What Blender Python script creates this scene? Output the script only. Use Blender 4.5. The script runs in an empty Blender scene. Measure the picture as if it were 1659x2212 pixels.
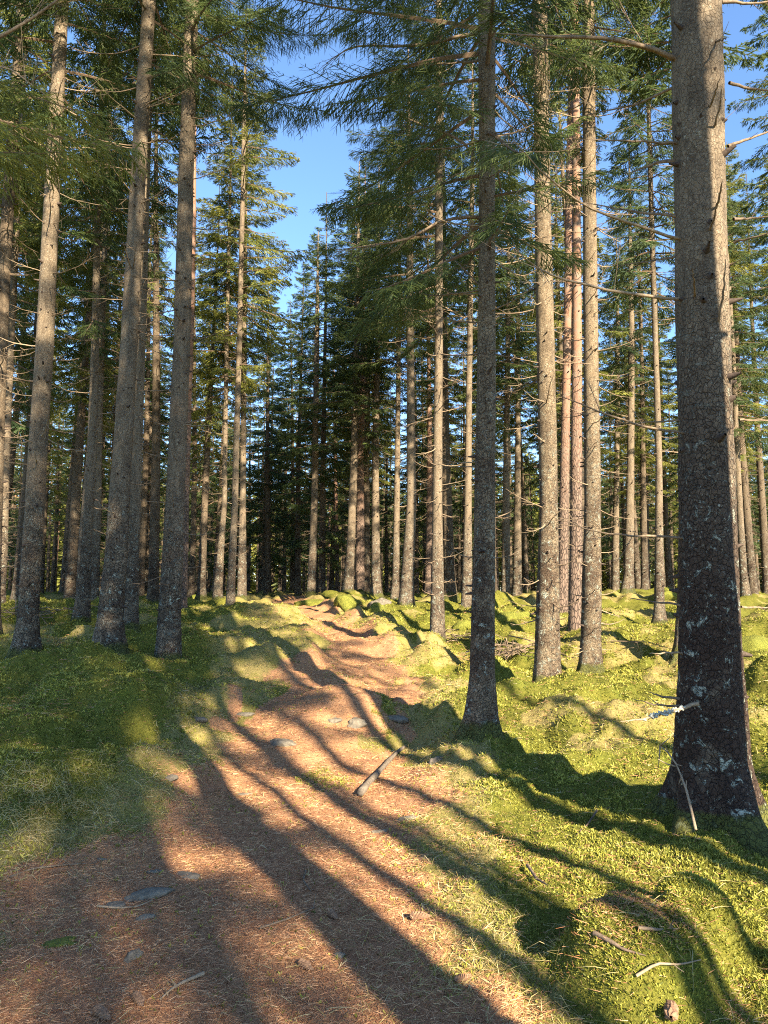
import bpy, math, random
import numpy as np
from mathutils import Vector, Matrix

sc = bpy.context.scene
COL = sc.collection
rng = np.random.default_rng(11)
random.seed(11)
PI = math.pi

# ------------------------------------------------------------------ camera
F, CX, CY = 1560.0, 829.5, 1106.0          # focal length and centre in photo units (1659 x 2212)
EYE = 1.6
TH = math.atan((1285 - CY) / F)            # the camera looks a little upwards
CT, ST = math.cos(TH), math.sin(TH)
cam = bpy.data.cameras.new('camera')
cam.sensor_fit = 'VERTICAL'
cam.sensor_height = 24.0
cam.lens = 24.0 * F / 2212.0
cam.clip_start, cam.clip_end = 0.05, 1500.0
cam_o = bpy.data.objects.new('camera', cam)
COL.objects.link(cam_o)
cam_o.location = (0, 0, EYE)
cam_o.rotation_euler = (PI / 2 + TH, 0, 0)
sc.camera = cam_o

# ------------------------------------------------------------------ light
SUN_EL = math.radians(27.0)
SUN_AZ = math.radians(27.5)                # behind the viewer, to the right
sdir = Vector((math.sin(SUN_AZ) * math.cos(SUN_EL), -math.cos(SUN_AZ) * math.cos(SUN_EL), math.sin(SUN_EL)))
sun = bpy.data.lights.new('sun', 'SUN')
sun.energy = 5.0
sun.angle = math.radians(0.53)
sun.color = (1.0, 0.86, 0.64)
sun_o = bpy.data.objects.new('sun', sun)
COL.objects.link(sun_o)
sun_o.rotation_euler = (-sdir).to_track_quat('-Z', 'Y').to_euler()
sun_o.location = sdir * 60

world = bpy.data.worlds.new('World')
sc.world = world
world.use_nodes = True
wn = world.node_tree
bg = wn.nodes['Background']
sky = wn.nodes.new('ShaderNodeTexSky')
sky.sky_type = 'NISHITA'
sky.sun_disc = False
sky.sun_elevation = SUN_EL
sky.sun_rotation = PI - SUN_AZ
sky.air_density = 1.0
sky.dust_density = 0.1
sky.ozone_density = 5.0
wn.links.new(sky.outputs[0], bg.inputs[0])
bg.inputs[1].default_value = 0.082

sc.view_settings.view_transform = 'Standard'
sc.view_settings.look = 'None'
sc.view_settings.exposure = 2.3
sc.view_settings.gamma = 1.0
sc.cycles.max_bounces = 6
sc.cycles.diffuse_bounces = 4
sc.cycles.glossy_bounces = 2
sc.cycles.transmission_bounces = 4
sc.cycles.use_denoising = False
sc.cycles.filter_width = 1.1


# ------------------------------------------------------------------ photo units -> world
def ray(px, py):
    u, v = (px - CX) / F, (CY - py) / F
    return np.array([u, CT - v * ST, ST + v * CT])


def at(px, py, Y):
    d = ray(px, py)
    t = Y / d[1]
    return np.array([d[0] * t, Y, EYE + d[2] * t]), t


# ------------------------------------------------------------------ node helpers
class NT:
    def __init__(self, name):
        self.m = bpy.data.materials.new(name)
        self.m.use_nodes = True
        self.t = self.m.node_tree
        self.t.nodes.clear()
        self.out = self.t.nodes.new('ShaderNodeOutputMaterial')
        self.co = self.t.nodes.new('ShaderNodeTexCoord')

    def n(self, typ, ins=None, **kw):
        nd = self.t.nodes.new(typ)
        for k, v in kw.items():
            setattr(nd, k, v)
        for k, v in (ins or {}).items():
            self.set(nd.inputs[k], v)
        return nd

    def set(self, sock, v):
        if isinstance(v, bpy.types.NodeSocket):
            self.t.links.new(v, sock)
        elif isinstance(v, (tuple, list)):
            sock.default_value = tuple(v) + ((1.0,) if len(v) == 3 and sock.type == 'RGBA' else ())
        else:
            sock.default_value = v

    def noise(self, scale, detail=4, rough=0.55, vec=None, dist=0.0):
        return self.n('ShaderNodeTexNoise', {'Vector': vec or self.co.outputs['Object'], 'Scale': scale, 'Detail': detail,
                                             'Roughness': rough, 'Distortion': dist}).outputs['Fac']

    def voro(self, scale, feature='F1', vec=None, out='Distance', rnd=1.0):
        return self.n('ShaderNodeTexVoronoi', {'Vector': vec or self.co.outputs['Object'], 'Scale': scale, 'Randomness': rnd},
                      feature=feature).outputs[out]

    def ramp(self, f, stops, interp='LINEAR'):
        r = self.n('ShaderNodeValToRGB', {'Fac': f})
        r.color_ramp.interpolation = interp
        e = r.color_ramp.elements
        while len(e) < len(stops):
            e.new(0.5)
        for k, (p, c) in enumerate(stops):
            e[k].position = p
            e[k].color = (c, c, c, 1) if not isinstance(c, (tuple, list)) else tuple(c) + (1,)
        return r.outputs['Color']

    def mix(self, f, a, b, mode='MIX'):
        m = self.n('ShaderNodeMix', data_type='RGBA', blend_type=mode)
        self.set(m.inputs[0], f)
        self.set(m.inputs[6], a)
        self.set(m.inputs[7], b)
        return m.outputs[2]

    def math(self, op, a, b=0.0, clamp=False):
        m = self.n('ShaderNodeMath', operation=op, use_clamp=clamp)
        self.set(m.inputs[0], a)
        self.set(m.inputs[1], b)
        return m.outputs[0]

    def attr(self, name):
        return self.n('ShaderNodeAttribute', attribute_name=name).outputs['Fac']

    def scaled(self, s):
        return self.n('ShaderNodeMapping', {'Vector': self.co.outputs['Object'], 'Scale': s}).outputs[0]

    def bump(self, h, strength, dist, normal=None):
        b = self.n('ShaderNodeBump', {'Height': h, 'Strength': strength, 'Distance': dist})
        if normal is not None:
            self.set(b.inputs['Normal'], normal)
        return b.outputs[0]

    def done(self, col, rough=0.85, normal=None, spec=0.25, transl=0.0, tcol=None):
        p = self.n('ShaderNodeBsdfPrincipled', {'Base Color': col, 'Roughness': rough, 'Specular IOR Level': spec})
        if normal is not None:
            self.set(p.inputs['Normal'], normal)
        s = p.outputs[0]
        if transl:
            tr = self.n('ShaderNodeBsdfTranslucent', {'Color': tcol if tcol is not None else col})
            mx = self.n('ShaderNodeMixShader', {0: transl})
            self.set(mx.inputs[1], s)
            self.set(mx.inputs[2], tr.outputs[0])
            s = mx.outputs[0]
        self.t.links.new(s, self.out.inputs[0])
        return self.m


def spruce_bark(name, scale=1.0, tint=(1, 1, 1), rough_to=1.6, lichen=1.0, moss=0.25, dark=0.0, plates=.30):
    k = NT(name)
    z = k.n('ShaderNodeSeparateXYZ', {0: k.co.outputs['Object']}).outputs['Z']
    low = k.n('ShaderNodeMapRange', {0: z, 1: rough_to * 0.55, 2: rough_to * 1.7, 3: 1.0, 4: 0.0}).outputs[0]
    vec = k.scaled((1, 1, 0.75))
    warp = k.n('ShaderNodeTexNoise', {'Vector': vec, 'Scale': 9.0 * scale, 'Detail': 3})
    wv = k.n('ShaderNodeMix', data_type='RGBA', blend_type='ADD')
    k.set(wv.inputs[0], 0.10 / scale)
    k.set(wv.inputs[6], vec)
    k.set(wv.inputs[7], warp.outputs['Color'])
    wvec = wv.outputs[2]
    edge = k.voro(34 * scale, 'DISTANCE_TO_EDGE', wvec)
    cell = k.voro(34 * scale, 'F1', wvec, 'Color')
    cellv = k.n('ShaderNodeSeparateColor', {0: cell}).outputs[0]
    crack = k.math('ADD', k.ramp(edge, [(0.0, .25), (0.07, .8), (0.2, 1.0)]), k.math('MULTIPLY', k.math('SUBTRACT', k.noise(18 * scale, 4, .7), .42), 1.6), True)
    fine = k.noise(60 * scale, 5, 0.65)
    big = k.noise(1.6, 3)
    mid = k.noise(7.0, 4, 0.6)
    t = np.array(tint)
    c_smooth = k.mix(fine, tuple(np.array((.092, .067, .042)) * t), tuple(np.array((.225, .172, .112)) * t))
    c_smooth = k.mix(k.ramp(mid, [(.35, 0.), (.7, 1.)]), c_smooth, tuple(np.array((.15, .115, .08)) * t))
    c_scale = k.mix(cellv, tuple(np.array((.12, .09, .06)) * t), tuple(np.array((.23, .185, .13)) * t))
    c_scale = k.mix(crack, tuple(np.array((.03, .02, .014)) * t), c_scale)
    lowm = k.math('MULTIPLY', low, k.ramp(k.math('ADD', k.math('MULTIPLY', mid, .5), k.math('MULTIPLY', big, .5)), [(.3, .25), (.6, 1.)]))
    c = k.mix(k.math('ADD', lowm, plates, True), c_smooth, c_scale)
    streak = k.ramp(k.noise(5.0, 6, .7, k.scaled((1.6, 1.6, .45)), .8), [(.44, 0.), (.60, 1.)])
    c = k.mix(k.math('MULTIPLY', streak, .55), c, tuple(np.array((.055, .04, .027)) * t))
    l0 = k.ramp(k.noise(48 * scale, 3, .6), [(.63, 0.), (.68, 1.)])
    c = k.mix(k.math('MULTIPLY', l0, .5), c, (.33, .31, .24))
    dk = k.math('MULTIPLY', k.ramp(k.noise(3.2, 4, .6), [(.42 - .13 * dark, 0.), (.56 - .13 * dark, 1.)]), k.math('MULTIPLY', low, 0.75 + dark * .25))
    c = k.mix(dk, c, tuple(np.array((.045, .028, .020)) * t))
    # lichen: small crusts and larger grey-green rosettes
    l1 = k.ramp(k.noise(34 * scale, 4, .7), [(.60, 0.), (.66, 1.)])
    l1 = k.math('MULTIPLY', l1, k.ramp(k.noise(2.6, 3), [(.42, 0.), (.62, 1.)]))
    c = k.mix(k.math('MULTIPLY', l1, lichen, True), c, (.33, .33, .26))
    l2 = k.math('MULTIPLY', k.ramp(k.noise(11 * scale, 6, .8, dist=.6), [(.565, 0.), (.60, 1.)]), k.math('MULTIPLY', low, lichen))
    c = k.mix(l2, c, (.35, .37, .30))
    # moss creeping up from the ground
    mz = k.n('ShaderNodeMapRange', {0: z, 1: 0.05, 2: moss, 3: 1.0, 4: 0.0}).outputs[0]
    mm = k.ramp(k.math('ADD', mz, k.math('MULTIPLY', k.math('SUBTRACT', k.noise(8, 4, .6), .5), 1.2)), [(.5, 0.), (.85, 1.)])
    c = k.mix(k.math('MULTIPLY', mm, .85), c, k.mix(fine, (.03, .036, .009), (.13, .135, .028)))
    h = k.math('ADD', k.math('MULTIPLY', k.math('MULTIPLY', crack, k.math('ADD', low, plates, True)), 1.1),
               k.math('ADD', k.math('MULTIPLY', fine, .35), k.math('MULTIPLY', l2, .5)))
    h = k.math('ADD', h, k.math('MULTIPLY', cellv, k.math('MULTIPLY', low, .6)))
    nrm = k.bump(h, 1.0, 0.022 / scale)
    return k.done(c, .9, nrm, .2)


def pine_bark(name):
    k = NT(name)
    z = k.n('ShaderNodeSeparateXYZ', {0: k.co.outputs['Object']}).outputs['Z']
    up = k.n('ShaderNodeMapRange', {0: z, 1: 2.5, 2: 6.5, 3: 0.0, 4: 1.0}).outputs[0]
    vec = k.scaled((1, 1, 0.35))
    edge = k.voro(22, 'DISTANCE_TO_EDGE', vec)
    crack = k.ramp(edge, [(0., 0.), (.15, 1.)])
    fine = k.noise(50, 5, .65)
    lowc = k.mix(crack, (.03, .022, .018), k.mix(fine, (.10, .068, .052), (.20, .145, .11)))
    upc = k.mix(fine, (.17, .085, .052), (.28, .16, .105))
    upc = k.mix(k.ramp(k.noise(6, 4, .6), [(.45, 0.), (.65, 1.)]), upc, (.18, .135, .105))
    c = k.mix(k.math('ADD', up, k.math('MULTIPLY', k.math('SUBTRACT', k.noise(3, 3), .5), .6), True), lowc, upc)
    h = k.math('ADD', k.math('MULTIPLY', crack, k.math('SUBTRACT', 1.1, up)), k.math('MULTIPLY', fine, .3))
    return k.done(c, .9, k.bump(h, .9, .012), .2)


def leaf_mat(name, a, b, tip, transl=.42):
    k = NT(name)
    r = k.attr('rnd')
    big = k.noise(.9, 3, vec=k.co.outputs['Object'])
    c = k.mix(r, a, b)
    c = k.mix(k.math('MULTIPLY', k.ramp(big, [(.45, 0.), (.7, 1.)]), .7), c, tip)
    return k.done(c, .6, None, .3, transl, k.mix(.5, c, tip))


def simple(name, a, b, scale=20.0, bump=.4, dist=.006, rough=.85, spec=.2, transl=0.):
    k = NT(name)
    f = k.noise(scale, 5, .65)
    c = k.mix(k.ramp(f, [(.3, 0.), (.7, 1.)]), a, b)
    return k.done(c, rough, k.bump(f, bump, dist) if bump else None, spec, transl)


def blade_mat(name, cols, transl=.25, patch=2.0):
    k = NT(name)
    r = k.attr('rnd')
    n = len(cols)
    c = k.ramp(r, [(i / (n - 1), cols[i]) for i in range(n)])
    big = k.noise(patch, 3)
    c = k.mix(k.ramp(big, [(.35, .45), (.65, 0.)]), c, cols[0])
    return k.done(c, .6, None, .25, transl)


M_bark = spruce_bark('spruce_bark')
M_bark_big = spruce_bark('old_spruce_bark', scale=1.0, rough_to=2.3, lichen=.9, moss=.12, dark=1.0, plates=.34)
M_bark_grey = spruce_bark('lichen_spruce_bark', scale=1.1, rough_to=3.0, lichen=.9, tint=(1.08, 1.05, .98), moss=.22, plates=.45)
M_bark_far = spruce_bark('shaded_far_spruce_bark', rough_to=1.8, tint=(.72, .70, .69), moss=.4, lichen=.5)  # tint lowered so the shade on far trunks sits in the bark
M_pine = pine_bark('pine_bark')
M_knot = simple('knot_wood', (.03, .022, .018), (.09, .065, .05), 60)
M_dead = simple('dead_twig_wood', (.085, .06, .04), (.26, .19, .125), 30)
M_deadpale = simple('pale_and_sunlit_wood', (.17, .125, .08), (.33, .25, .165), 40)  # pale dead wood; on standing boughs it also paints in sunlight
M_lichen = simple('lichen_crust', (.30, .32, .26), (.48, .49, .42), 60)
M_twig = simple('live_twig_wood', (.09, .06, .04), (.19, .13, .085), 30, 0)
M_needle = leaf_mat('spruce_needles', (.026, .050, .020), (.075, .112, .034), (.15, .175, .045))
M_needle_sun = leaf_mat('sunlit_spruce_needles', (.050, .078, .020), (.17, .19, .040), (.38, .35, .075))  # brighter, yellower needles: sunlight on the foliage put into the colour
M_needle_b = leaf_mat('bluish_spruce_needles', (.030, .058, .026), (.075, .115, .042), (.13, .155, .05))


# ------------------------------------------------------------------ meshes from arrays
class Acc:
    def __init__(self):
        self.V, self.Q, self.M, self.R = [], [], [], []
        self.nv = 0

    def add(self, V, Q, mi=0, rnd=None):
        V = np.asarray(V, float).reshape(-1, 3)
        Q = np.asarray(Q, np.int64).reshape(-1, 4)
        self.V.append(V)
        self.Q.append(Q + self.nv)
        self.M.append(np.full(len(Q), mi, np.int32))
        self.R.append(np.full(len(V), .5) if rnd is None else np.broadcast_to(np.asarray(rnd, float), (len(V),)))
        self.nv += len(V)

    def quads(self, P, mi=0, rnd=None):          # P (n,4,3)
        n = len(P)
        self.add(P.reshape(-1, 3), np.arange(n * 4).reshape(n, 4), mi, None if rnd is None else np.repeat(rnd, 4))

    def arrays(self):
        return np.vstack(self.V), np.vstack(self.Q), np.concatenate(self.M), np.concatenate(self.R)

    def mesh(self, name, mats, smooth=True, rnd=False):
        V, Q, Mi, R = self.arrays()
        me = bpy.data.meshes.new(name)
        me.vertices.add(len(V))
        me.vertices.foreach_set('co', V.astype(np.float32).ravel())
        me.loops.add(len(Q) * 4)
        me.loops.foreach_set('vertex_index', Q.astype(np.int32).ravel())
        me.polygons.add(len(Q))
        me.polygons.foreach_set('loop_start', np.arange(0, len(Q) * 4, 4, dtype=np.int32))
        me.polygons.foreach_set('loop_total', np.full(len(Q), 4, np.int32))
        me.polygons.foreach_set('material_index', Mi)
        me.polygons.foreach_set('use_smooth', np.full(len(Q), smooth, bool))
        if rnd:
            a = me.attributes.new('rnd', 'FLOAT', 'POINT')
            a.data.foreach_set('value', R.astype(np.float32))
        for m in mats:
            me.materials.append(m)
        me.update()
        me.validate()
        return me


def obj(name, me, parent=None, loc=None):
    o = bpy.data.objects.new(name, me)
    COL.objects.link(o)
    if parent is not None:
        o.parent = parent
    if loc is not None:
        o.location = loc
    return o


def tag(o, label, cat=None, group=None, kind=None):
    o['label'] = label
    if cat:
        o['category'] = cat
    if group:
        o['group'] = group
    if kind:
        o['kind'] = kind
    return o


def tube(P, r, sides=6, cap=False):
    P = np.asarray(P, float)
    r = np.asarray(r, float)
    n = len(P)
    T = np.gradient(P, axis=0)
    T /= np.linalg.norm(T, axis=1)[:, None] + 1e-9
    ref = np.array([0, 0, 1.0]) if abs(T[:, 2]).mean() < .8 else np.array([1.0, 0, 0])
    A = np.cross(T, ref)
    A /= np.linalg.norm(A, axis=1)[:, None] + 1e-9
    B = np.cross(T, A)
    a = np.arange(sides) * 2 * PI / sides
    V = P[:, None, :] + r[:, None, None] * (np.cos(a)[None, :, None] * A[:, None, :] + np.sin(a)[None, :, None] * B[:, None, :])
    i = np.arange(n - 1)[:, None] * sides
    j = np.arange(sides)[None, :]
    Q = np.stack([i + j, i + (j + 1) % sides, i + sides + (j + 1) % sides, i + sides + j], -1).reshape(-1, 4)
    V = V.reshape(-1, 3)
    if cap:
        c = len(V)
        V = np.vstack([V, P[:1], P[-1:]])
        e = (n - 1) * sides
        q0 = [(j, (j - 1) % sides, c, c) for j in range(0)]
        caps = []
        for j in range(0, sides - 1, 2):
            caps.append((c, (j + 2) % sides, j + 1, j))
            caps.append((c + 1, e + j, e + j + 1, e + (j + 2) % sides))
        Q = np.vstack([Q, np.array(caps)])
    return V, Q


# ------------------------------------------------------------------ noise
def _h(ix, iy, s):
    v = np.sin(ix * 127.1 + iy * 311.7 + s * 74.7) * 43758.5453
    return v - np.floor(v)


def vnoise(x, y, s=0):
    ix, iy = np.floor(x), np.floor(y)
    fx, fy = x - ix, y - iy
    fx, fy = fx * fx * fx * (fx * (fx * 6 - 15) + 10), fy * fy * fy * (fy * (fy * 6 - 15) + 10)
    a, b = _h(ix, iy, s), _h(ix + 1, iy, s)
    c, d = _h(ix, iy + 1, s), _h(ix + 1, iy + 1, s)
    return (a + (b - a) * fx) * (1 - fy) + (c + (d - c) * fx) * fy - .5


def fbm(x, y, s=0, o=4, g=.5):
    t, a = 0, 1.0
    for k in range(o):
        t = t + a * vnoise(x * 2 ** k + k * 13.3, y * 2 ** k - k * 7.7, s + k)
        a *= g
    return t


def sstep(a, b, x):
    t = np.clip((x - a) / (b - a), 0, 1)
    return t * t * (3 - 2 * t)


# ------------------------------------------------------------------ the trees of the photograph: trunk outlines (x, y, width) in photo units
TREES = {}


def T(key, Y, pts, **kw):
    TREES[key] = dict(Y=Y, pts=pts, **kw)


T('R', 5.0, [(1540, 1765, 196), (1538, 1640, 150), (1538, 1452, 130), (1532, 1150, 119), (1523, 752, 109), (1501, 0, 99)])
T('C1', 7.4, [(1038, 1588, 74), (1042, 1452, 53), (1047, 1089, 45), (1050, 752, 39), (1051, 478, 35), (1050, 0, 36)])
T('C2', 10.8, [(1182, 1478, 62), (1182, 1400, 54), (1184, 1089, 39), (1178, 752, 38), (1172, 400, 34), (1168, 0, 30)])
T('C3', 12.2, [(1275, 1450, 52), (1276, 1380, 44), (1280, 1089, 35), (1278, 752, 31), (1275, 400, 28), (1271, 0, 25)])
T('P1', 18.5, [(1214, 1330, 26), (1217, 1210, 22), (1224, 756, 17), (1228, 400, 14), (1238, 0, 10)], pine=1)
T('P2', 15.5, [(1243, 1362, 32), (1244, 1210, 28), (1248, 756, 21), (1245, 400, 18), (1240, 0, 15)], pine=1)
T('T945', 15.5, [(945, 1390, 36), (945, 1300, 30), (945, 1089, 21), (948, 756, 18), (948, 0, 13)])
T('T880', 20.5, [(878, 1314, 38), (880, 1250, 29), (889, 1089, 21), (887, 815, 17), (884, 400, 13)])
T('T1010', 20.5, [(1008, 1324, 27), (1009, 1240, 22), (1011, 1089, 16), (1014, 815, 13), (1020, 400, 10)])
T('L1', 11.0, [(57, 1420, 62), (62, 1323, 43), (77, 1089, 40), (97, 752, 36), (113, 342, 30), (132, 0, 26)])
T('L2', 10.5, [(233, 1412, 74), (238, 1340, 54), (253, 1190, 46), (268, 956, 40), (280, 756, 35), (300, 342, 31), (320, 0, 27)])
T('L2b', 14.0, [(281, 1362, 36), (284, 1250, 29), (287, 1180, 26), (297, 900, 24), (309, 600, 22), (318, 300, 19), (330, 0, 16)])
T('L3', 10.8, [(362, 1432, 58), (367, 1323, 47), (380, 1089, 40), (394, 752, 36), (402, 342, 32), (413, 0, 27)])
T('L3p', 19.0, [(392, 1318, 24), (402, 1000, 19), (413, 600, 16), (420, 0, 11)], pine=1)
T('L4', 15.0, [(176, 1348, 36), (180, 1280, 30), (184, 1160, 27), (199, 956, 20), (208, 700, 16), (214, 400, 11)])
T('L4b', 20.0, [(203, 1315, 20), (211, 1089, 16), (220, 756, 13), (234, 300, 9)])
T('L0', 16.0, [(-8, 1315, 34), (5, 1190, 24), (11, 1000, 20), (20, 756, 17), (38, 410, 10)])
T('M1', 19.5, [(497, 1325, 23), (500, 1250, 17), (508, 1089, 14), (517, 756, 12), (526, 300, 9)])
T('M1b', 22.5, [(522, 1312, 22), (524, 1089, 14), (528, 756, 11), (532, 300, 7)])
T('M1c', 22.0, [(468, 1316, 24), (476, 1200, 15), (485, 1089, 11), (490, 756, 9)])
T('T750', 27.0, [(750, 1296, 26), (757, 1200, 18), (764, 1019, 16), (770, 756, 12)])
T('T778', 29.0, [(777, 1294, 22), (779, 1019, 15), (784, 756, 11)], pine=1)
T('T812', 27.0, [(812, 1298, 29), (812, 1240, 20), (811, 1019, 15), (815, 756, 11)])
T('T855', 25.0, [(853, 1302, 20), (855, 1240, 15), (858, 1019, 12), (862, 700, 9)])
T('T673', 29.0, [(672, 1295, 21), (677, 1150, 16), (681, 1019, 14), (685, 700, 10)])
T('T1425', 16.5, [(1424, 1354, 30), (1424, 1300, 21), (1422, 1019, 14), (1415, 756, 12), (1402, 200, 9)])
T('T1360', 25.0, [(1355, 1290, 33), (1358, 1240, 22), (1361, 1019, 16), (1364, 700, 12)])
T('T1332', 30.0, [(1329, 1290, 18), (1332, 1019, 11), (1334, 700, 8)])
T('T1606', 23.0, [(1612, 1298, 24), (1606, 1240, 16), (1593, 1019, 13), (1578, 700, 10)])
T('T1480', 12.0, [(1474, 1412, 36), (1476, 1300, 26), (1480, 1000, 22), (1478, 600, 19)])
T('T1118', 28.0, [(1117, 1293, 22), (1118, 1019, 13), (1120, 700, 10)])
T('T1092', 25.0, [(1092, 1297, 20), (1094, 1019, 14), (1098, 700, 10)])

# ------------------------------------------------------------------ terrain
TR_Y = np.array([-60, 0, 3, 5, 7, 10, 14, 18, 24, 34, 50, 90, 600])
TR_Z = np.array([-.1, 0, .01, .04, .09, .27, .58, .85, 1.18, 1.42, 1.52, 1.4, 1.0])


def trend(y):
    return np.interp(y, TR_Y, TR_Z)


ctrl = []
for k, t in TREES.items():
    p, _ = at(t['pts'][0][0], t['pts'][0][1], t['Y'])
    ctrl.append(p)
for px, py, Y in [(700, 1800, 5.05), (850, 1800, 5.1), (700, 1640, 7.0), (850, 1640, 7.0), (760, 1500, 9.9), (600, 1500, 9.8),
                  (730, 1400, 14), (690, 1350, 18), (620, 1312, 24), (620, 1294, 34), (560, 1400, 13.6), (560, 1345, 18),
                  (100, 1300, 24), (1500, 1292, 26), (950, 1500, 9.8), (1350, 1500, 9.4), (1640, 1500, 9.2), (1640, 1400, 12.5)]:
    ctrl.append(at(px, py, Y)[0])
for x, y in [(0, 1), (-1.2, 2.8), (0, 3), (1.2, 2.8), (-1, 4), (.5, 4), (-3, 0), (3, 0), (0, -3), (-1.2, 5.0)]:
    ctrl.append(np.array([x, y, float(trend(y))]))
ctrl = np.array(ctrl)
SIG = 2.1
_K = np.exp(-((ctrl[:, None, 0] - ctrl[None, :, 0]) ** 2 + (ctrl[:, None, 1] - ctrl[None, :, 1]) ** 2) / (2 * SIG ** 2))
_C = np.linalg.solve(_K + .08 * np.eye(len(ctrl)), ctrl[:, 2] - trend(ctrl[:, 1]))


def H0(x, y):
    x, y = np.asarray(x, float), np.asarray(y, float)
    z = trend(y)
    for (cx, cy, _), c in zip(ctrl, _C):
        z = z + c * np.exp(-((x - cx) ** 2 + (y - cy) ** 2) / (2 * SIG ** 2))
    return z


def hit(px, py, fn=H0):
    d = ray(px, py)
    o = np.array([0, 0, EYE])
    ts = np.geomspace(1.5, 120, 900)
    P = o[None] + d[None] * ts[:, None]
    below = P[:, 2] - fn(P[:, 0], P[:, 1]) < 0
    i = int(np.argmax(below)) if below.any() else len(ts) - 1
    a, b = ts[max(i - 1, 0)], ts[i]
    for _ in range(18):
        m = (a + b) / 2
        q = o + d * m
        if q[2] < fn(q[0], q[1]):
            b = m
        else:
            a = m
    return o + d * b


# the trodden path: left and right edge in photo units, row by row
ROWS = [(2600, -700, 1150), (2330, -500, 1080), (2212, -300, 1010), (2100, -150, 960), (2000, -60, 930), (1900, 60, 925), (1800, 330, 930), (1700, 430, 940),
        (1640, 470, 925), (1560, 480, 920), (1500, 500, 890), (1450, 630, 868), (1410, 690, 845),
        (1380, 680, 808), (1350, 675, 792), (1325, 650, 735), (1310, 600, 690), (1300, 570, 650)]
_pl, _pr, _py = [], [], []
for py, a, b in ROWS:
    A, B = hit(a, py), hit(b, py)
    _py.append((A[1] + B[1]) / 2)
    _pl.append(A[0])
    _pr.append(B[0])
_py, _pl, _pr = np.array(_py), np.array(_pl), np.array(_pr)


def trodden(x, y):
    l = np.interp(y, _py, _pl)
    r = np.interp(y, _py, _pr)
    return sstep(-.25, .35, x - l) * sstep(-.25, .35, r - x) * sstep(46, 30, y)


def litter(x, y):
    l = np.interp(y, _py, _pl)
    r = np.interp(y, _py, _pr)
    w = .12 + .02 * np.clip(y, 0, 20)
    n = fbm(x * 1.7, y * 1.7, 3) * .55 * np.clip(.6 + y * .05, .3, 1.3)
    m = sstep(-w, w, x - l + n) * sstep(-w, w, r - x + n)
    m = m * (1 - .85 * sstep(5.0, 8., y) * sstep(13, 9, y) * sstep(.04, -.16, fbm(x * 1.9, y * .8, 21)))
    return m * sstep(46, 30, y)


BUMPS = []       # px, py of the centre, radius across, radius along, height, flatness


def bump(px, py, rx, ry, h, p=2.0, q=0.0):
    c = hit(px, py)
    BUMPS.append((c[0], c[1], rx, ry, h, p))


bump(1375, 2110, .29, .33, .25, 6.0)     # big mossy boulder, right foreground
bump(1500, 2020, .18, .22, .22, 5.0)
bump(1010, 1610, .50, .45, .16)
bump(1120, 1640, .9, .7, .12)
bump(1500, 1720, .9, .7, .12)
bump(765, 1535, .5, .5, .24, 2.6)      # stony hump in the middle of the path
bump(620, 1700, .6, .8, .05)
bump(650, 1480, .7, .9, .14)
bump(190, 1545, 1.0, .55, .20, 2.4)       # mossy mound on the left
bump(320, 1500, .55, .45, .14, 2.4)
bump(40, 1725, .9, .45, .22, 2.6)        # bank with hanging grass
bump(-150, 1800, .8, .6, .2)
bump(480, 1440, .75, .7, .22)
bump(540, 1345, 1.2, 1.6, .22)
bump(120, 1450, .6, .5, .08)
bump(250, 1450, .8, .5, .06)
bump(930, 1432, .55, .5, .15)
bump(960, 1488, .55, .4, .15)
bump(880, 1400, .8, .8, .15)
bump(1110, 1345, .8, .6, .32)
bump(1080, 1320, .8, .6, .3)
bump(1375, 1300, 1.6, 1.0, .2)
bump(1630, 1390, .6, .45, .22)
bump(1640, 1430, .5, .35, .2)
bump(1340, 1400, 1.3, .5, .12)
bump(740, 1300, .5, .5, .2)
bump(700, 1298, 1.2, .8, .2)
bump(820, 1315, .4, .4, .2)
bump(930, 1330, 1.2, .9, .12)
bump(1280, 1560, 1.0, .5, .06)
bump(100, 1350, 1.2, .7, .12)


SWELL = [(at(t['pts'][0][0], t['pts'][0][1], t['Y'])[0][0], t['Y'], t['pts'][1][2] / 2 / F * t['Y']) for t in TREES.values() if t['Y'] < 21]


def Hraw(x, y):
    x, y = np.asarray(x, float), np.asarray(y, float)
    z = H0(x, y)
    for cx, cy, rx, ry, h, p in BUMPS:
        d = ((x - cx) / rx) ** 2 + ((y - cy) / ry) ** 2
        z = z + h * np.exp(-(d * .9) ** (p / 2))
    lit = trodden(x, y)
    r = np.hypot(x, y)
    hum = np.maximum(vnoise(x * 1.15 + 3, y * 1.15, 5) + .12, -.1) * .48 + fbm(x * 2.6, y * 2.6, 9, 3) * .15
    z = z + hum * (1 - .85 * lit) * sstep(2.0, 5.0, r) * (.2 + .8 * sstep(4., 9, y + np.abs(x) * .5))
    z = z + (1 - lit) * sstep(1.9, 2.6, r) * (np.abs(vnoise(x * 4.6, y * 4.6, 71)) * .09 + fbm(x * 11, y * 11, 73, 2) * .018 * sstep(14, 7, r))
    for tx, ty, tr in SWELL:
        z = z + .13 * np.exp(-((x - tx) ** 2 + (y - ty) ** 2) / (2 * (tr * 1.9) ** 2))
    # wheel and foot ruts: the worn soil lies lower, ripples across it
    z = z - .05 * lit * sstep(4, 7, y) + fbm(x * 1.3, y * 1.3, 31, 3) * .15 * sstep(3, 8, y)
    z = z + .05 * lit * vnoise(x * .35 + y * .2, y * .95, 17) * sstep(9, 13, y) * 2.2
    return z


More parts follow.
